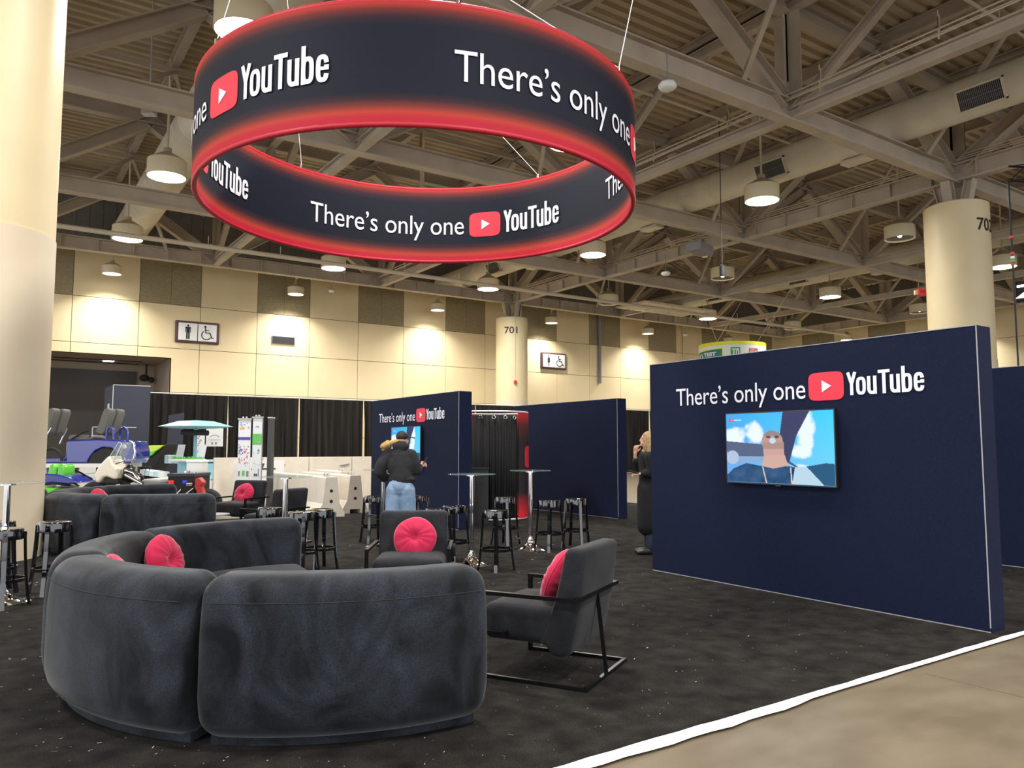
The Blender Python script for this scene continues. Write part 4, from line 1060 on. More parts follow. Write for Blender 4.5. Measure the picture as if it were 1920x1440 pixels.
m = MB(); m.tube([(Vector((q(117, 870)[0] + .30 * cos(a), -.5, 1.12 + .32 * sin(a)))) for a in [pi * i / 12 for i in range(13)]], .04, 8); m.build('front_fender', M_BLACK, t)
slab(t, 'stand', [(92, 868), (250, 868), (250, 875), (92, 875)], q, -.5, .5, M_WHT)
m = MB()
for x_ in (95, 240):
    for y_ in (-.45, .45): m.bar((q(x_, 0)[0], y_, 0), (q(x_, 0)[0], y_, .97), .07)
m.build('stand_leg', M_WHT, t)
tubes(t, 'bumper', [[(258, 826, -.43), (266, 832, -.44), (269, 848, -.44), (266, 862, -.43)]], q, .03, M_CHROME)
# white shelving under the cart
t = frame_at('display_shelf', 2.0, 26.0, 'white shelf unit with dark boxes below the blue cart', 'shelf'); q = scaled(172, .0165)
for y_ in (872, 884, 897): slab(t, 'shelf_board', [(140, y_), (205, y_), (205, y_ + 2), (140, y_ + 2)], q, -.4, .4, M_WHT)
slab(t, 'upright', [(140, 868), (143, 868), (143, 925), (140, 925)], q, -.4, .4, M_WHT); slab(t, 'upright', [(202, 868), (205, 868), (205, 925), (202, 925)], q, -.4, .4, M_WHT)
slab(t, 'dark_box', [(145, 872), (163, 872), (163, 884), (145, 884)], q, -.3, .3, M_DGREY); slab(t, 'dark_box', [(168, 877), (180, 877), (180, 884), (168, 884)], q, -.3, .3, M_GREY)
# green kart
t = frame_at('green_kart', 1.5, 21.3, 'bright green and navy low kart behind the rear sofa by the column', 'kart'); q = scaled(120, .0133)
slab(t, 'nose', [(82, 930), (90, 912), (108, 908), (130, 910), (124, 918), (104, 926), (90, 946)], q, -.5, .3, M_LIME, .04)
slab(t, 'side_pod', [(92, 896), (100, 884), (130, 886), (152, 892), (164, 900), (150, 903), (120, 900), (98, 905)], q, -.45, .4, MATS['blue_gloss_paint'], .03)
for x_ in (100, 116): slab(t, 'seat', [(x_, 895), (x_ + 3, 870), (x_ + 10, 868), (x_ + 15, 872), (x_ + 16, 884), (x_ + 12, 896)], q, -.2, .25, M_LIME, .04)
tubes(t, 'roll_cage', [[(92, 915, -.4), (110, 900, -.4), (150, 905, -.4), (166, 912, -.4)], [(94, 890, .3), (130, 880, .3), (160, 896, .3)], [(94, 905, -.4), (150, 897, -.4), (166, 906, -.4)]], q, .025, M_BLKMET)
wheel(t, q(96, 0)[0], -.5, .30, .30, .2); wheel(t, q(160, 0)[0], -.5, .30, .30, .2)
# lime fairing vehicle
t = frame_at('sports_roadster', 4.43, 26.6, 'yellow to green pointed fairing with black tail behind the motorcycle', 'vehicle'); q = scaled(285, .0172)
slab(t, 'upper_fairing', [(262, 836), (302, 835), (308, 835), (296, 845), (284, 852), (262, 854)], q, -.45, .45, M_YEL, .02)
slab(t, 'lower_fairing', [(250, 866), (262, 851), (290, 846), (300, 841), (288, 853), (270, 860), (256, 866)], q, -.47, .47, M_LIME, .02)
slab(t, 'tail', [(290, 852), (304, 842), (312, 831), (311, 842), (303, 856), (296, 872), (288, 885), (262, 890), (262, 866)], q, -.4, .4, M_BLACK, .03)
wheel(t, q(270, 0)[0], 0, .33, .33, .22); wheel(t, q(160, 0)[0] + .6, 0, .33, .33, .22)
m = MB(); m.box((-1.6, -.3, .25), (.1, .3, .42)); m.build('chassis', M_BLACK, t)
tubes(t, 'front_cowl', [[(190, 868, -.3), (200, 866, -.3), (208, 868, -.3)]], q, .12, M_LIME)
# touring motorcycle
t = frame_at('touring_motorcycle', 2.51, 19.43, 'ivory and black touring motorcycle with a clear windscreen behind the rear sofa', 'motorcycle'); q = scaled(225, .0122)
slab(t, 'fairing', [(186, 891), (190, 880), (198, 868), (207, 858), (213, 853), (216, 862), (220, 869), (228, 878), (229, 896), (222, 897), (210, 892), (203, 893), (197, 902), (190, 903)], q, -.28, .28, M_IVORY, .05)
slab(t, 'windscreen', [(206, 866), (228, 829), (233, 832), (232, 840), (217, 868), (212, 870)], q, -.22, .22, M_CLEAR, .01)
tubes(t, 'windscreen_rim', [[(206, 866, -.23), (228, 829, -.23), (233, 832, -.23), (218, 868, -.23)]], q, .012, M_LGREY)
slab(t, 'headlamp_shroud', [(199, 905), (205, 894), (215, 891), (228, 896), (230, 906)], q, -.25, .25, M_BLACK, .04)
m = MB()
for a in ((236, 884, .1, .15), (246, 890, -.1, .17), (241, 878, .0, .10), (255, 896, .05, .12)): m.ball((q(a[0], 0)[0], a[2], q(0, a[1])[1]), a[3], 14)
m.build('engine', M_BLKMET, t)
tubes(t, 'exhaust', [[(243, 888, -.25), (258, 896, -.25), (276, 905, -.27)], [(240, 880, -.2), (256, 885, -.2), (268, 897, -.24)]], q, .045, M_CHROME)
tubes(t, 'handlebar', [[(228, 869, -.35), (238, 862, -.15), (238, 862, .15), (230, 869, .35)], [(232, 868, -.1), (244, 856, -.3)], [(230, 852, -.2), (236, 838, -.25)]], q, .018, M_CHROME)
slab(t, 'mirror', [(236, 835), (242, 833), (245, 840), (241, 843)], q, -.32, -.27, M_LGREY, .01)
slab(t, 'seat', [(262, 903), (272, 897), (300, 899), (318, 896), (330, 894), (326, 902), (300, 908), (268, 910)], q, -.16, .16, M_GREY, .04)
wheel(t, q(178, 0)[0], 0, .36, .36, .15); wheel(t, q(310, 0)[0], 0, .34, .34, .18)
m = MB(); m.box((q(200, 0)[0], -.12, .3), (q(300, 0)[0], .12, .55)); m.build('chassis', M_BLACK, t)
# black trike with lamps
t = frame_at('black_trike', 3.55, 17.52, 'black box bodied trike with red and blue lamps behind the rear sofa', 'trike'); q = scaled(355, .0115)
m = MB(); m.box((q(333, 0)[0], -.4, .35), (q(381, 0)[0], .4, q(0, 891)[1])); m.build('box_body', M_BLACK, t)
m = MB(); m.box((q(332, 0)[0], -.42, q(0, 891)[1]), (q(382, 0)[0], .42, q(0, 886)[1])); m.build('lid', M_DGREY, t)
m = MB(); m.cyl((q(353, 0)[0], 0, q(0, 886)[1]), (q(353, 0)[0], 0, q(0, 882)[1]), .07, 20); m.build('filler_cap', M_CHROME, t); m = MB(); m.cyl((q(375, 0)[0], -.2, q(0, 887)[1]), (q(375, 0)[0], -.2, q(0, 884)[1]), .04, 16); m.build('filler_cap', M_CHROME, t)
m = MB(); x_, z_ = q(339, 901); m.rbox((.06, .015, .035), .01, T=Matrix.Translation((x_, -.405, z_))); m.build('tail_lamp', M_REDLAMP, t)
m = MB(); x_, z_ = q(364, 901); m.rbox((.05, .015, .035), .01, T=Matrix.Translation((x_, -.405, z_))); m.build('side_lamp', M_BLUELAMP, t)
m = MB(); x_, z_ = q(372, 904); m.cyl((x_ - .04, -.5, z_), (x_ + .05, -.42, z_), .045, 18); m.build('spot_lamp', M_CHROME, t)
tubes(t, 'frame_bar', [[(348, 925, -.42), (358, 914, -.42)], [(362, 926, -.42), (380, 912, -.42)], [(384, 932, -.35), (398, 948, -.45), (404, 936, -.4)]], q, .015, M_CHROME)
slab(t, 'red_bodywork', [(381, 896), (388, 893), (396, 902), (392, 910), (398, 926), (386, 922), (380, 910)], q, -.4, -.2, M_FIRE, .02)
wheel(t, q(390, 0)[0], .1, .30, .30, .2)
# aqua floating bar with canopy
t = frame_at('tiki_bar_boat', 4.87, 23.27, 'pale aqua party boat with a round canopy over a counter', 'boat'); q = scaled(366, .0152)
m = MB(); zc = q(0, 800)[1]; T = Matrix.Translation((0, 0, 0)) @ Matrix.Rotation(R(12), 4, 'Z')
m.lathe([(1.02, zc), (.95, zc + .02), (.5, zc + .15), (.05, zc + .18), (0, zc + .18)], 8, T=T); m.lathe([(1.02, zc), (.6, zc - .05), (0, zc + .0)], 8, T=T); c_ = m.build('canopy', M_AQUA, t); c_.data.polygons.foreach_set('use_smooth', [False] * len(c_.data.polygons))
m = MB(); m.cyl((0, 0, .9), (0, 0, zc + .1), .05, 14); m.build('mast', M_AQUA, t)
m = MB(); x0_, z_ = q(347, 811); m.cyl((x0_, -.25, z_), (q(397, 0)[0], -.3, z_ - .02), .075, 18); m.build('speaker_bar', M_BLACK, t)
m = MB(); zt = q(0, 862)[1]; m.cyl((0, 0, zt - .05), (0, 0, zt), .62, 40); m.build('counter_top', M_AQUAL, t, auto=40)
m = MB(); m.cyl((0, 0, .3), (0, 0, zt - .05), .45, 32); m.build('counter_base', M_AQUA, t, auto=40)
slab(t, 'cabinet', [(388, 869), (404, 868), (404, 925), (388, 925)], q, -.3, .3, M_AQUA)
for i in range(4): slab(t, 'striped_cushion', [(300 + i * 7, 854 + (i % 2)), (307 + i * 7, 853), (307 + i * 7, 869), (300 + i * 7, 869)], q, .3, .5, M_AQUAL if i % 2 == 0 else M_WHT, .02)
for i in range(5): slab(t, 'bench_cushion', [(292 + i * 8, 878 + i), (300 + i * 8, 879 + i), (300 + i * 8, 889 + i), (292 + i * 8, 888 + i)], q, -.9, -.4, M_AQUAL if i % 2 else M_WHT, .02)
slab(t, 'deck', [(282, 897), (436, 897), (440, 915), (286, 915)], q, -1.1, 1.3, M_WHT)
slab(t, 'hull', [(286, 915), (430, 915), (424, 936), (292, 936)], q, -1.0, 1.2, M_AQUA)
tubes(t, 'railing', [[(392, 897, -1.0), (432, 895, -1.0)], [(392, 907, -1.0), (436, 907, -1.0)], [(398, 918, -1.0), (418, 895, -1.0)], [(404, 884, .3), (436, 886, .3)], [(404, 878, .3), (438, 880, .3)]], q, .03, M_AQUA)
m = MB()
for x_ in (293, 300, 307, 416, 427, 432, 437): a, b = q(x_, 875); m.ball((a, -.8 if x_ < 350 else .5, b), .045, 12); m.cyl((a, -.8 if x_ < 350 else .5, b - .25), (a, -.8 if x_ < 350 else .5, b), .012, 6)
m.build('joystick_knob', M_BLACK, t)
t = frame_at('cool_box', 3.99, 18.79, 'white plastic cool box with rounded lid in front of the aqua boat counter', 'cool box'); k = .0128
m = MB(); m.rbox((.19, .16, .12), .03, T=Matrix.Translation((0, 0, 1.5 - 38 * k))); m.build('tub', M_WHT, t)
m = MB(); m.rbox((.2, .17, .03), .025, T=Matrix.Translation((0, 0, 1.5 - 38 * k + .14))); m.build('lid', M_WHT, t)
m = MB(); m.box((-.16, -.1, 0), (.16, .1, 1.5 - 38 * k - .12)); m.build('pedestal', M_DGREY, t)
t = frame_at('pot_plant_tray', 4.62, 22.85, 'row of small green plants and leaflets on the aqua counter', 'plants'); m = MB(); random.seed(3)
for i in range(150):
    a = Vector((random.uniform(-.42, .42), random.uniform(-.15, .05), 1.14)); b = a + Vector((random.uniform(-.05, .05), random.uniform(-.05, .05), random.uniform(.03, .10))); m.cone(a, b, .012, .002, 5, False)
m.build('foliage', M_LIME, t)
m = MB(); m.box((-.45, -.2, 1.10), (.45, .1, 1.15)); m.build('tray', M_WHT, t)
for dx in (-.28, .32):
    m = MB(); m.prism([(dx - .1, 1.15), (dx + .1, 1.15), (dx + .17, 1.55), (dx - .03, 1.55)], lambda u, w: (u, .02, w), lambda u, w: (u, .035, w)); m.build('leaflet', M_BANNER, t)
# banners
def banner(x, y, w, z0, z1, label, kind, turn=0):
    t = frame_at('roll_up_banner', x, y, label, 'banner', turn)
    m = MB(); m.box((-w / 2, 0, z0), (w / 2, .01, z1)); m.build('cloth', M_BANNER, t)
    m = MB(); m.box((-w / 2 - .02, -.03, z1), (w / 2 + .02, .03, z1 + .03)); m.box((-w / 2, .02, .02), (-w / 2 + .02, .05, z1)); m.box((w / 2 - .02, .02, .02), (w / 2, .05, z1)); m.box((-w / 2 - .05, -.12, .0), (w / 2 + .05, .12, .08))
    for sx in (-.04, .04): m.ball((sx, 0, z1 + .05), .025, 10)
    m.build('stand', M_LGREY, t)
    def patch(a, m_, nm='print'):
        mm = MB()
        for (u0, u1, v0, v1) in a: mm.box(((u0 - .5) * w, -.006, z1 - v1 * (z1 - z0)), ((u1 - .5) * w, -.001, z1 - v0 * (z1 - z0)))
        mm.build(nm, m_, t)
    rr = random.Random(kind)
    def marks(u0, u1, v0, v1, n, m_):
        L_ = []
        for i in range(n):
            a = rr.uniform(u0, u1 - .06); b = rr.uniform(v0, v1 - .01); L_.append((a, a + rr.uniform(.04, .1), b, b + rr.uniform(.006, .014)))
        patch(L_, m_)
    arc = MB(); vz = z1 - (z1 - z0) * (.88 if kind == 1 else .12); arc.tube([(.2 * w * cos(a), -.006, vz + .12 * w * sin(a)) for a in [pi * (.15 + .7 * i / 10) for i in range(11)]], .008, 6); arc.build('logo_arc', M_GREY, t)
    if kind == 1:
        marks(.1, .9, .04, .09, 8, M_PBLUE); patch([(.1, .5, .10, .125)], M_ORNG); marks(.5, .9, .05, .125, 6, M_LGREY)
        patch([(0, 1, .225, .262)], M_PURP); marks(.05, .45, .32, .46, 22, M_PURP); marks(.45, .9, .33, .6, 26, M_PRED); marks(.05, .4, .49, .56, 10, M_PRED)
        patch([(.06, .22, .66, .72), (.72, .92, .66, .73)], M_GREY); patch([(.38, .6, .655, .72)], M_GREEN)
    else:
        patch([(0, 1, .20, .335)], M_GREEN); marks(.1, .9, .235, .26, 8, M_WHT); marks(.1, .9, .29, .31, 8, M_WHT)
        marks(.5, .8, .38, .5, 8, M_GREY); marks(.1, .4, .42, .45, 3, M_LGREY); marks(.2, .9, .54, .6, 6, M_LGREY); patch([(.7, .76, .64, .73), (.25, .4, .70, .73), (.45, .6, .70, .73)], M_DGREY)
        patch([(.2, .6, .78, .82)], M_DGREY); marks(.0, .95, .84, .99, 60, M_TDG); marks(.0, .95, .86, .99, 40, M_GREEN)
banner(5.20, 19.42, .29, .25, 2.16, 'left tall banner with orange, indigo and red print', 1, 8)
banner(5.44, 19.17, .25, .25, 2.2, 'right tall banner with a green band and leaves at the bottom', 2, -14)
t = frame_at('banner_pillar', 5.72, 18.98, 'dark slim pillar right beside the two tall banners', 'pillar'); MB().cbox((0, 0, 1.1), (.09, .25, 2.2)).build('post', M_DGREY, t); MB().cbox((0, 0, 2.2), (.11, .27, .03)).build('cap', M_LGREY, t)
t = frame_at('poster_easel', 6.05, 26.1, 'white hanging poster with faint grey print right of the canopy mast', 'poster'); k = .0172
m = MB(); m.box((-.28, 0, 1.5), (.27, .01, 1.5 + 34 * k)); m.build('sheet', M_WHT, t)
m = MB(); m.box((-.02, .02, 0), (.02, .06, 1.5 + 34 * k)); m.box((-.3, -.2, 0), (.3, .2, .02)); m.build('pole', M_DGREY, t)
m = MB(); m.tube([(.13 * cos(a), -.004, 1.80 + .07 * sin(a)) for a in [pi * i / 10 for i in range(11)]], .01, 6)
for i in range(14): m.box((-.2 + .028 * i, -.005, 1.70), (-.185 + .028 * i, 0, 1.72))
for x_ in (-.1, .02): m.box((x_, -.005, 1.56), (x_ + .05, 0, 1.64))
m.build('print', M_GREY, t)
t = frame_at('poster_board', 5.5, 25.6, 'narrow white board with grey drawings behind the canopy mast', 'poster'); m = MB(); m.box((-.12, 0, 0), (.13, .03, 2.0)); m.build('board', M_WHT, t)
m = MB()
for i in range(12): m.box((-.08 + .02 * (i % 4), -.01, 1.3 + .055 * i), (-.04 + .03 * (i % 4), 0, 1.33 + .055 * i))
m.build('print', M_GREY, t)
t = frame_at('slate_banner', 5.15, 27.91, 'dark slate free standing banner rising behind the aqua canopy', 'banner'); m = MB(); m.prism([(-.26, 0), (.25, 0), (.30, 2.58), (.27, 2.63), (-.20, 2.54)], lambda u, w: (u, 0, w), lambda u, w: (u, .05, w)); m.build('cloth', MATS['display_block_skin'], t)
m = MB(); fit_text(m, 'hidez', -.22, -.02, 1.45, .07, lambda u, w: (u, -.006, w), bold=.02); m.build('lettering', M_LGREY, t)

# ---------------------------------------------------------------- test track ring sign, black truss, lit letters
TC = (38.2, 31.9); TR = 2.02; tz = 5.88
t = empty('test_track_sign', (*TC, tz), 0, 'white round hanging sign with yellow rim and green TEST TRACK board', 'sign')
m = MB(); m.lathe([(TR, 0), (TR, 1.9), (TR - .04, 1.9), (TR - .04, 0), (TR, 0)], 64); m.build('band', mat('sign_white_cloth', (.80, .82, .78), .7), t, auto=40)
m = MB(); m.lathe([(TR + .01, 1.72), (TR + .01, 1.93), (TR - .06, 1.93), (TR - .06, 1.72)], 64); m.build('yellow_rim', mat('rim_yellow', (.78, .82, .02), .5), t, auto=40)
fa = math.degrees(atan2(-TC[1], -TC[0]))
Ft = lambda r: (lambda u, w: (r * cos(R(fa) + u / TR), r * sin(R(fa) + u / TR), w))
m = MB()
for i in range(14): u = -2.65 + i * .147; m.prism([(u, .6), (u + .147, .6), (u + .147, 1.40 + .10 * (i + 1) / 14), (u, 1.40 + .10 * i / 14)], Ft(TR + .012), Ft(TR + .03))
y_ = MB()
for i in range(14): u = -2.71 + i * .156; y_.prism([(u, .6), (u + .156, .6), (u + .156, 1.45 + .10 * (i + 1) / 14), (u, 1.45 + .10 * i / 14)], Ft(TR + .003), Ft(TR + .01))
y_.build('yellow_border', MATS['rim_yellow'], t)
b = m.build('track_board', mat('board_teal', (.02, .20, .17), .6), t)
m = MB(); fit_text(m, 'TEST', -1.90, -.95, 1.10, .23, Ft(TR + .04), bold=.05); b2 = m.build('lettering', M_WHITE, b)
m = MB(); fit_text(m, 'TRACK', -1.90, -.70, .80, .23, Ft(TR + .04), bold=.05); m.build('lettering', M_WHITE, b)
m = MB(); m.tube([Vector(Ft(TR + .04)(-2.2 + .16 * cos(a), 1.12 + .16 * sin(a))) for a in [R(-60 + 300 * i / 16) for i in range(17)]], .035, 6); m.build('emblem', M_WHITE, b)
m = MB()
for i in range(5): u = -.08 + i * .11; m.prism([(u, 1.0), (u + .11, 1.0), (u + .11, 1.55), (u, 1.55)], Ft(TR + .005), Ft(TR + .02))
b = m.build('green_square', M_TDG, t)
m = MB(); m.prism([(-.03, 1.40), (.40, 1.40), (.40, 1.47), (-.03, 1.47)], Ft(TR + .025), Ft(TR + .035)); m.prism([(.06, 1.02), (.15, 1.02), (.15, 1.42), (.06, 1.42)], Ft(TR + .025), Ft(TR + .035))
m.tube([Vector(Ft(TR + .03)(.26 + .12 * sin(a), 1.22 + .20 * cos(a))) for a in [pi * i / 12 for i in range(13)]], .035, 6); m.prism([(.22, 1.02), (.28, 1.02), (.28, 1.42), (.22, 1.42)], Ft(TR + .025), Ft(TR + .035)); m.build('monogram', M_WHITE, b)
m = MB()
for i in range(4): u = 1.05 + i * .15; m.prism([(u, 1.05), (u + .15, 1.05), (u + .15, 1.5), (u, 1.5)], Ft(TR + .005), Ft(TR + .02))
b = m.build('red_square', M_PRED, t)
m = MB(); m.prism([(1.1, 1.42), (1.38, 1.42), (1.38, 1.46), (1.1, 1.46)], Ft(TR + .025), Ft(TR + .03))
for i in range(5): m.prism([(1.1 + i * .1, 1.22), (1.15 + i * .1, 1.22), (1.15 + i * .1, 1.36), (1.1 + i * .1, 1.36)], Ft(TR + .025), Ft(TR + .03))
m.build('print', M_WHITE, b)
for a, dx, dy, lb in ((fa - 25, 3, -2, 'thin cable rising right from the left rim of the test track sign'), (fa + 48, 2.2, -3, 'thin cable rising right from the right rim of the test track sign'), (fa - 25, -.3, 1, 'short cable rising from the left rim of the test track sign')):
    p = Vector((TC[0] + TR * cos(R(a)), TC[1] + TR * sin(R(a)), tz + 1.93)); tag(MB().cyl(p, (p.x + dx, p.y + dy, 10.6 + (3 if dx > 1 else 0)), .014, 6).build('suspension_cable', M_LGREY), lb, 'cable')
t = empty('lighting_truss', (20.15, 8.3, 7.9), 0, 'black lattice lighting truss entering at the upper right edge', 'truss'); m = MB(); s_ = .36; L_ = 3.0
for y_ in (0, -s_):
    for z_ in (0, s_): m.cyl((0, y_, z_), (L_, y_ - 1.4, z_), .028, 8)
m.build('chord', M_BLKMET, t); m = MB()
for i in range(8):
    u = i / 8; v = (i + 1) / 8
    for y_ in (0, -s_): m.cyl((L_ * u, y_ - 1.4 * u, s_ * (i % 2)), (L_ * v, y_ - 1.4 * v, s_ * ((i + 1) % 2)), .014, 6)
    for z_ in (0, s_): m.cyl((L_ * u, -1.4 * u - s_ * (i % 2), z_), (L_ * v, -1.4 * v - s_ * ((i + 1) % 2), z_), .014, 6)
m.build('lattice', M_BLKMET, t)
t = empty('hoist_chain', (20.2, 8.35, 0), 0, 'dark hanging chain with coloured bands at the right of the numbered column', 'chain')
m = MB(); m.cyl((0, 0, 2.6), (0, 0, 7.9), .022, 8); m.build('chain', M_BLKMET, t)
for z_, mm_ in ((6.1, M_FIRE), (6.0, M_WHT), (5.92, M_GREEN), (5.84, M_FIRE), (6.5, M_FIRE)): MB().cyl((0, 0, z_), (0, 0, z_ + .06), .045, 10).build('colour_band', mm_, t)
tag(MB().box((19.9, 8.0, 2.35), (20.5, 8.7, 2.6)).build('road_case', M_BLACK), 'dark case at the lower end of the hanging chain behind the booth wall', 'case')
t = empty('lit_letter_sign', (40.0, 16.2, 8.78), 0, 'white glowing letters at the right edge of the view', 'sign')
m = MB(); fit_text(m, 'ZJ', -.3, 1.2, -.3, .62, lambda u, w: (0, -u, w), bold=.02); m.build('letters', mat('glowing_white', (.9, .92, 1), .5, emit=4), t)
MB().box((.05, -1.6, -.5), (.15, .3, .5)).build('dark_board', M_BLACK, t)

# ---------------------------------------------------------------- people
def hand(m, wrist, fwd, up, side, curl=.5, s=1.0):
    """palm and five bent fingers; side = direction from the little finger to the thumb"""
    w, f, u, sd = Vector(wrist), Vector(fwd).normalized(), Vector(up).normalized(), Vector(side).normalized()
    pc = w + f * .045 * s
    for k in (-.028, -.010, .010, .028): m.limb([w + sd * k * .6 * s, w + f * .085 * s + sd * k * s], [.015 * s, .0125 * s], 8)
    for k, L in ((-.031, .058), (-.011, .070), (.010, .076), (.030, .070)):
        b = w + f * .088 * s + sd * k * s; a = curl; p = [b]; d = f.copy()
        for j, r_ in enumerate((.45, .32, .23)):
            an = a * (j + .6); d = (f * cos(an) - u * sin(an)); p.append(p[-1] + d * L * r_ * s)
        m.limb(p, [.0098 * s, .009 * s, .0082 * s, .007 * s], 8)
    b = w + f * .025 * s + sd * .030 * s
    m.limb([b, b + (f * .6 + sd * .8).normalized() * .035 * s, b + (f * 1.0 + sd * .45).normalized() * .068 * s - u * .012], [.014 * s, .011 * s, .008 * s], 8)
# person in the hoodie, back to the camera; x = right in the photo, y = away
t = empty('person', (4.90, 10.09, .012), -YAW, 'person in black hoodie, black cap and light blue jeans, facing the small screen', 'person')
m = MB(); hx, hz = .015, 1.585
m.ball((hx, 0, hz + .015), (.073, .092, .105), 20); m.ball((hx + .03, .03, hz - .04), (.055, .065, .065), 14); m.limb([(0, -.02, 1.40), (hx, 0, hz - .03)], [.055, .052])
m.ball((hx + .085, .055, hz - .015), (.018, .014, .018), 8); m.ball((hx + .075, .06, hz - .045), (.016, .02, .012), 8); m.ball((hx + .072, -.01, hz - .01), (.010, .018, .028), 8)
m.limb([(-.02, 0, 1.38), (0, 0, 1.1), (0, 0, .95)], [.11, .12, .13])
m.limb([(.17, 0, 1.36), (.235, .02, 1.16), (.26, .18, 1.20)], [.05, .04, .032]); m.limb([(-.19, 0, 1.34), (-.29, .0, 1.14), (-.20, .22, 1.06)], [.05, .04, .032])
hand(m, (.27, .20, 1.205), (.35, .75, .25), (-.5, .0, 1), (-.2, .3, .8), .6); hand(m, (-.19, .24, 1.06), (.4, .8, 0), (0, 0, 1), (.9, -.4, 0), .5)
m.limb([(-.09, 0, .93), (-.11, 0, .50), (-.12, -.02, .10)], [.08, .055, .04]); m.limb([(.09, 0, .93), (.12, .02, .50), (.13, .0, .10)], [.08, .055, .04])
m.limb([(-.12, -.04, .05), (-.12, .14, .04)], [.04, .035]); m.limb([(.13, -.02, .05), (.14, .16, .04)], [.04, .035])
solid(m.build('body', M_SKIN, t), .009)
m = MB(); m.limb([(.0, .01, 1.34), (.015, .01, 1.20), (.02, .0, 1.04)], [.155, .165, .165]); m.ball((0.01, 0, 1.22), (.20, .15, .22), 20)
m.limb([(-.15, .0, 1.37), (.14, 0, 1.37)], [.085, .085]); m.ball((.025, 0, 1.02), (.205, .15, .075), 18)
m.limb([(.155, 0, 1.365), (.205, .0, 1.25), (.235, .03, 1.15)], [.085, .082, .075]); m.limb([(.235, .03, 1.15), (.262, .17, 1.195)], [.07, .045])
m.limb([(-.165, 0, 1.36), (-.25, -.02, 1.25), (-.295, -.01, 1.14)], [.09, .092, .085]); m.limb([(-.295, -.01, 1.13), (-.25, .10, 1.04), (-.20, .20, 1.05)], [.085, .07, .045])
o = m.build('hoodie', M_HOOD, t); solid(o, .011, 4)
m = MB(); m.ball((.0, -.045, 1.485), (.112, .085, .095), 16); m.ball((.01, .0, 1.49), (.085, .085, .06), 16); m.ball((-.01, -.09, 1.40), (.075, .04, .06), 14); m.limb([(-.075, .03, 1.485), (.0, -.06, 1.49), (.085, .03, 1.49)], [.04, .047, .04]); solid(m.build('hood', M_HOOD, t), .009, 3)
m = MB(); m.limb([(0, 0, .98), (0, 0, .93)], [.155, .165]); m.ball((-.075, -.015, .88), (.11, .125, .14), 16); m.ball((.085, -.015, .88), (.11, .125, .14), 16)
m.limb([(-.085, .0, .86), (-.105, .0, .50), (-.12, -.02, .10)], [.122, .108, .10]); m.limb([(.095, .0, .86), (.125, .02, .50), (.135, .0, .10)], [.122, .108, .10])
o = m.build('jeans', M_JEANS, t); solid(o, .011, 3)
m = MB(); m.limb([(-.12, -.05, .045), (-.12, .17, .04)], [.045, .042]); solid(m.build('shoe', M_WHT, t), .009); m = MB(); m.limb([(.135, -.04, .045), (.145, .18, .04)], [.045, .042]); solid(m.build('shoe', M_WHT, t), .009)
m = MB(); m.ball((hx, -.002, hz + .045), (.083, .10, .085), 18); c_ = m.build('cap', M_BLACK, t)
m = MB(); m.rbox((.055, .045, .008), .006, T=Matrix.Translation((hx + .125, .07, hz + .035)) @ Matrix.Rotation(R(12), 4, 'Y')); m.build('cap_brim', M_BLACK, c_)
m = MB(); m.limb([(hx - .05, -.06, hz - .02), (-.13, -.07, hz - .045), (-.21, -.06, hz - .09), (-.26, -.05, hz - .10)], [.03, .036, .042, .03]); m.limb([(-.16, -.05, hz - .09), (-.25, -.04, hz - .15)], [.03, .018]); m.limb([(-.18, -.06, hz - .03), (-.265, -.05, hz - .07)], [.025, .012]); solid(m.build('ponytail', M_HAIR2, t), .007)
o = MB().rbox((.006, .038, .075), .004).build('phone', M_BLACK); o.parent = None
p_ = Vector((.315, .30, 1.265)); o.location = Vector((4.90, 10.09, .012)) + Matrix.Rotation(-YAW, 3, 'Z') @ p_; o.rotation_euler = (R(-50), R(30), -YAW); tag(o, 'dark phone in the right hand of the person in the hoodie', 'phone')
# woman in the long coat, facing left
WX, WY = 7.66, 7.92
t = empty('person', (WX, WY, .012), R(55.9), 'blond person in a long black coat standing half behind the right booth wall', 'person')
m = MB(); m.ball((0, .0, 1.585), (.070, .090, .105), 20); m.ball((0, .045, 1.53), (.050, .055, .060), 14); m.ball((0, .098, 1.57), (.012, .018, .018), 8); m.ball((0, .088, 1.592), (.010, .012, .022), 8); m.ball((0, .086, 1.535), (.022, .014, .010), 8); m.ball((0, .083, 1.505), (.022, .018, .018), 8)
m.limb([(0, -.015, 1.42), (0, 0, 1.52)], [.05, .047]); m.limb([(0, 0, 1.38), (0, 0, 1.1), (0, 0, .9)], [.10, .11, .12])
m.limb([(.15, 0, 1.36), (.14, .10, 1.14), (.06, .165, 1.34), (.045, .165, 1.395)], [.045, .037, .028, .024]); m.limb([(-.16, 0, 1.35), (-.19, -.04, 1.12), (-.12, .10, 1.11)], [.045, .037, .028])
hand(m, (.045, .165, 1.395), (-.25, -.1, 1), (0, 1, .2), (-.3, -.9, 0), .75, .95); hand(m, (-.11, .115, 1.11), (.25, 1, -.05), (0, 0, 1), (.9, 0, .3), .55, .95)
for sx in (-.075, .075): m.limb([(sx, 0, .9), (sx, .01, .5), (sx, 0, .10)], [.075, .05, .036])
solid(m.build('body', M_SKIN, t), .008)
m = MB()
for sx in (-.027, .027): m.ball((sx, .083, 1.60), (.009, .006, .006), 8)
m.build('eye', M_BLACK, t)
m = MB(); m.ball((0, -.005, 1.36), (.19, .11, .08), 18); m.limb([(0, 0, 1.33), (0, -.01, 1.10), (0, -.01, .80), (0, -.02, .45)], [.13, .135, .155, .165]); m.ball((0, -.02, .36), (.175, .155, .06), 18); m.limb([(-.03, .01, .9), (-.03, .01, .40)], [.15, .16])
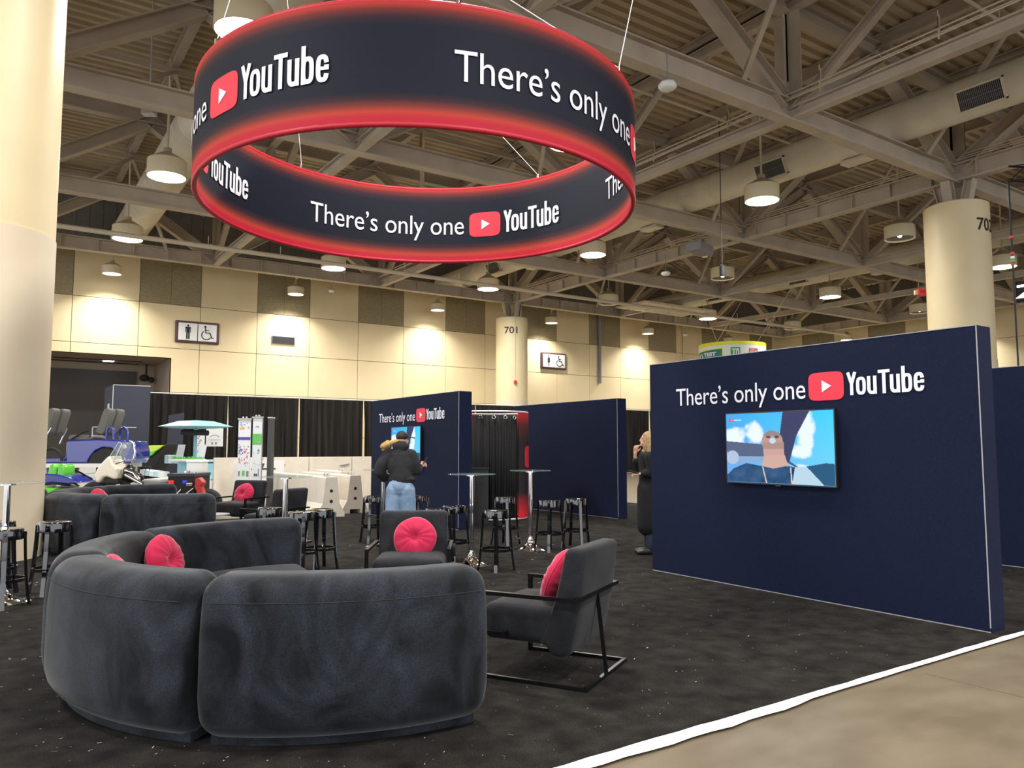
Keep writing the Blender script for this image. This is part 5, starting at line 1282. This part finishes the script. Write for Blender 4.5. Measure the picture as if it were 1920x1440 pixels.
m.limb([(.155, 0, 1.34), (.15, .08, 1.17)], [.075, .07]); m.limb([(.15, .09, 1.16), (.075, .155, 1.28)], [.068, .055]); m.limb([(-.165, 0, 1.34), (-.20, -.04, 1.13), (-.13, .08, 1.11)], [.078, .072, .05])
o = m.build('coat', M_COAT, t); solid(o, .011, 3)
m = MB(); m.limb([(-.10, -.03, 1.415), (0, -.09, 1.44), (.10, -.03, 1.415)], [.035, .04, .035]); m.limb([(-.09, 0, 1.40), (-.04, .10, 1.25)], [.03, .02]); solid(m.build('collar', M_COAT, t), .008)
m = MB(); m.ball((0, -.018, 1.612), (.083, .093, .092), 18); m.limb([(-.065, -.03, 1.60), (-.082, -.02, 1.48), (-.085, .0, 1.37), (-.075, .03, 1.31)], [.045, .05, .048, .02]); m.limb([(.065, -.03, 1.60), (.082, -.02, 1.48), (.085, .0, 1.37)], [.045, .05, .03]); m.limb([(0, -.06, 1.60), (0, -.09, 1.46), (0, -.10, 1.36)], [.06, .07, .04]); m.limb([(-.055, .055, 1.65), (-.075, .045, 1.58), (-.085, .05, 1.50), (-.08, .07, 1.40)], [.02, .022, .022, .015]); m.limb([(-.08, .02, 1.40), (-.07, .07, 1.33)], [.03, .012])
solid(m.build('hair', M_HAIR, t), .007)
for sx in (-.075, .075):
    m = MB(); m.limb([(sx, 0, .5), (sx, 0, .12)], [.062, .05]); solid(m.build('trouser_leg', M_DENIM, t), .01)
    m = MB(); m.limb([(sx, -.01, .17), (sx, -.02, .06)], [.050, .046]); m.limb([(sx, -.02, .045), (sx, .10, .040), (sx, .165, .032)], [.043, .042, .030]); m.cbox((sx, -.045, .015), (.07, .06, .03)); solid(m.build('boot', M_BLKLEATHER, t), .008)
o = MB().rbox((.037, .075, .006), .004).build('phone', M_BLACK); p_ = Vector((-.10, .215, 1.135)); o.location = Vector((WX, WY, .012)) + Matrix.Rotation(R(55.9), 3, 'Z') @ p_; o.rotation_euler = (R(15), R(10), R(55.9)); tag(o, 'dark phone in the lower hand of the blond person', 'phone')

# ---------------------------------------------------------------- groups of repeats
GROUPS = {'bar_stool': 'glossy black bar stools', 'bar_table': 'glass topped chrome bar tables', 'armchair': 'charcoal armchairs with metal frames',
          'round_pillow': 'raspberry round pillows', 'sofa_module': 'black velvet curved sofa sections', 'concrete_barrier': 'cream concrete barriers',
          'booth_wall': 'navy booth walls', 'wall_screen': 'screens on the booth walls', 'restroom_sign': 'restroom signs on the back wall', 'concrete_column': 'round cream columns',
          'air_duct': 'round cream air ducts', 'ceiling_antenna': 'white ceiling devices', 'roll_up_banner': 'tall printed banners', 'fire_alarm': 'red alarm boxes',
          'conduit': 'thin conduits along the beams', 'sprinkler_pipe': 'pipes under the roof', 'suspension_cable': 'thin suspension cables', 'ballast_box': 'cable boxes above the lamps', 'display_block': 'dark slate blocks'}
for o in list(bpy.data.objects):
    if o.parent is None and 'label' in o.keys():
        b = o.name.split('.')[0]
        if b in GROUPS: o['group'] = GROUPS[b]
        if b == 'pendant_lamp': o['group'] = 'pendant lamps by the walls' if o.location.z < 10.2 else 'pendant lamps of the hall'
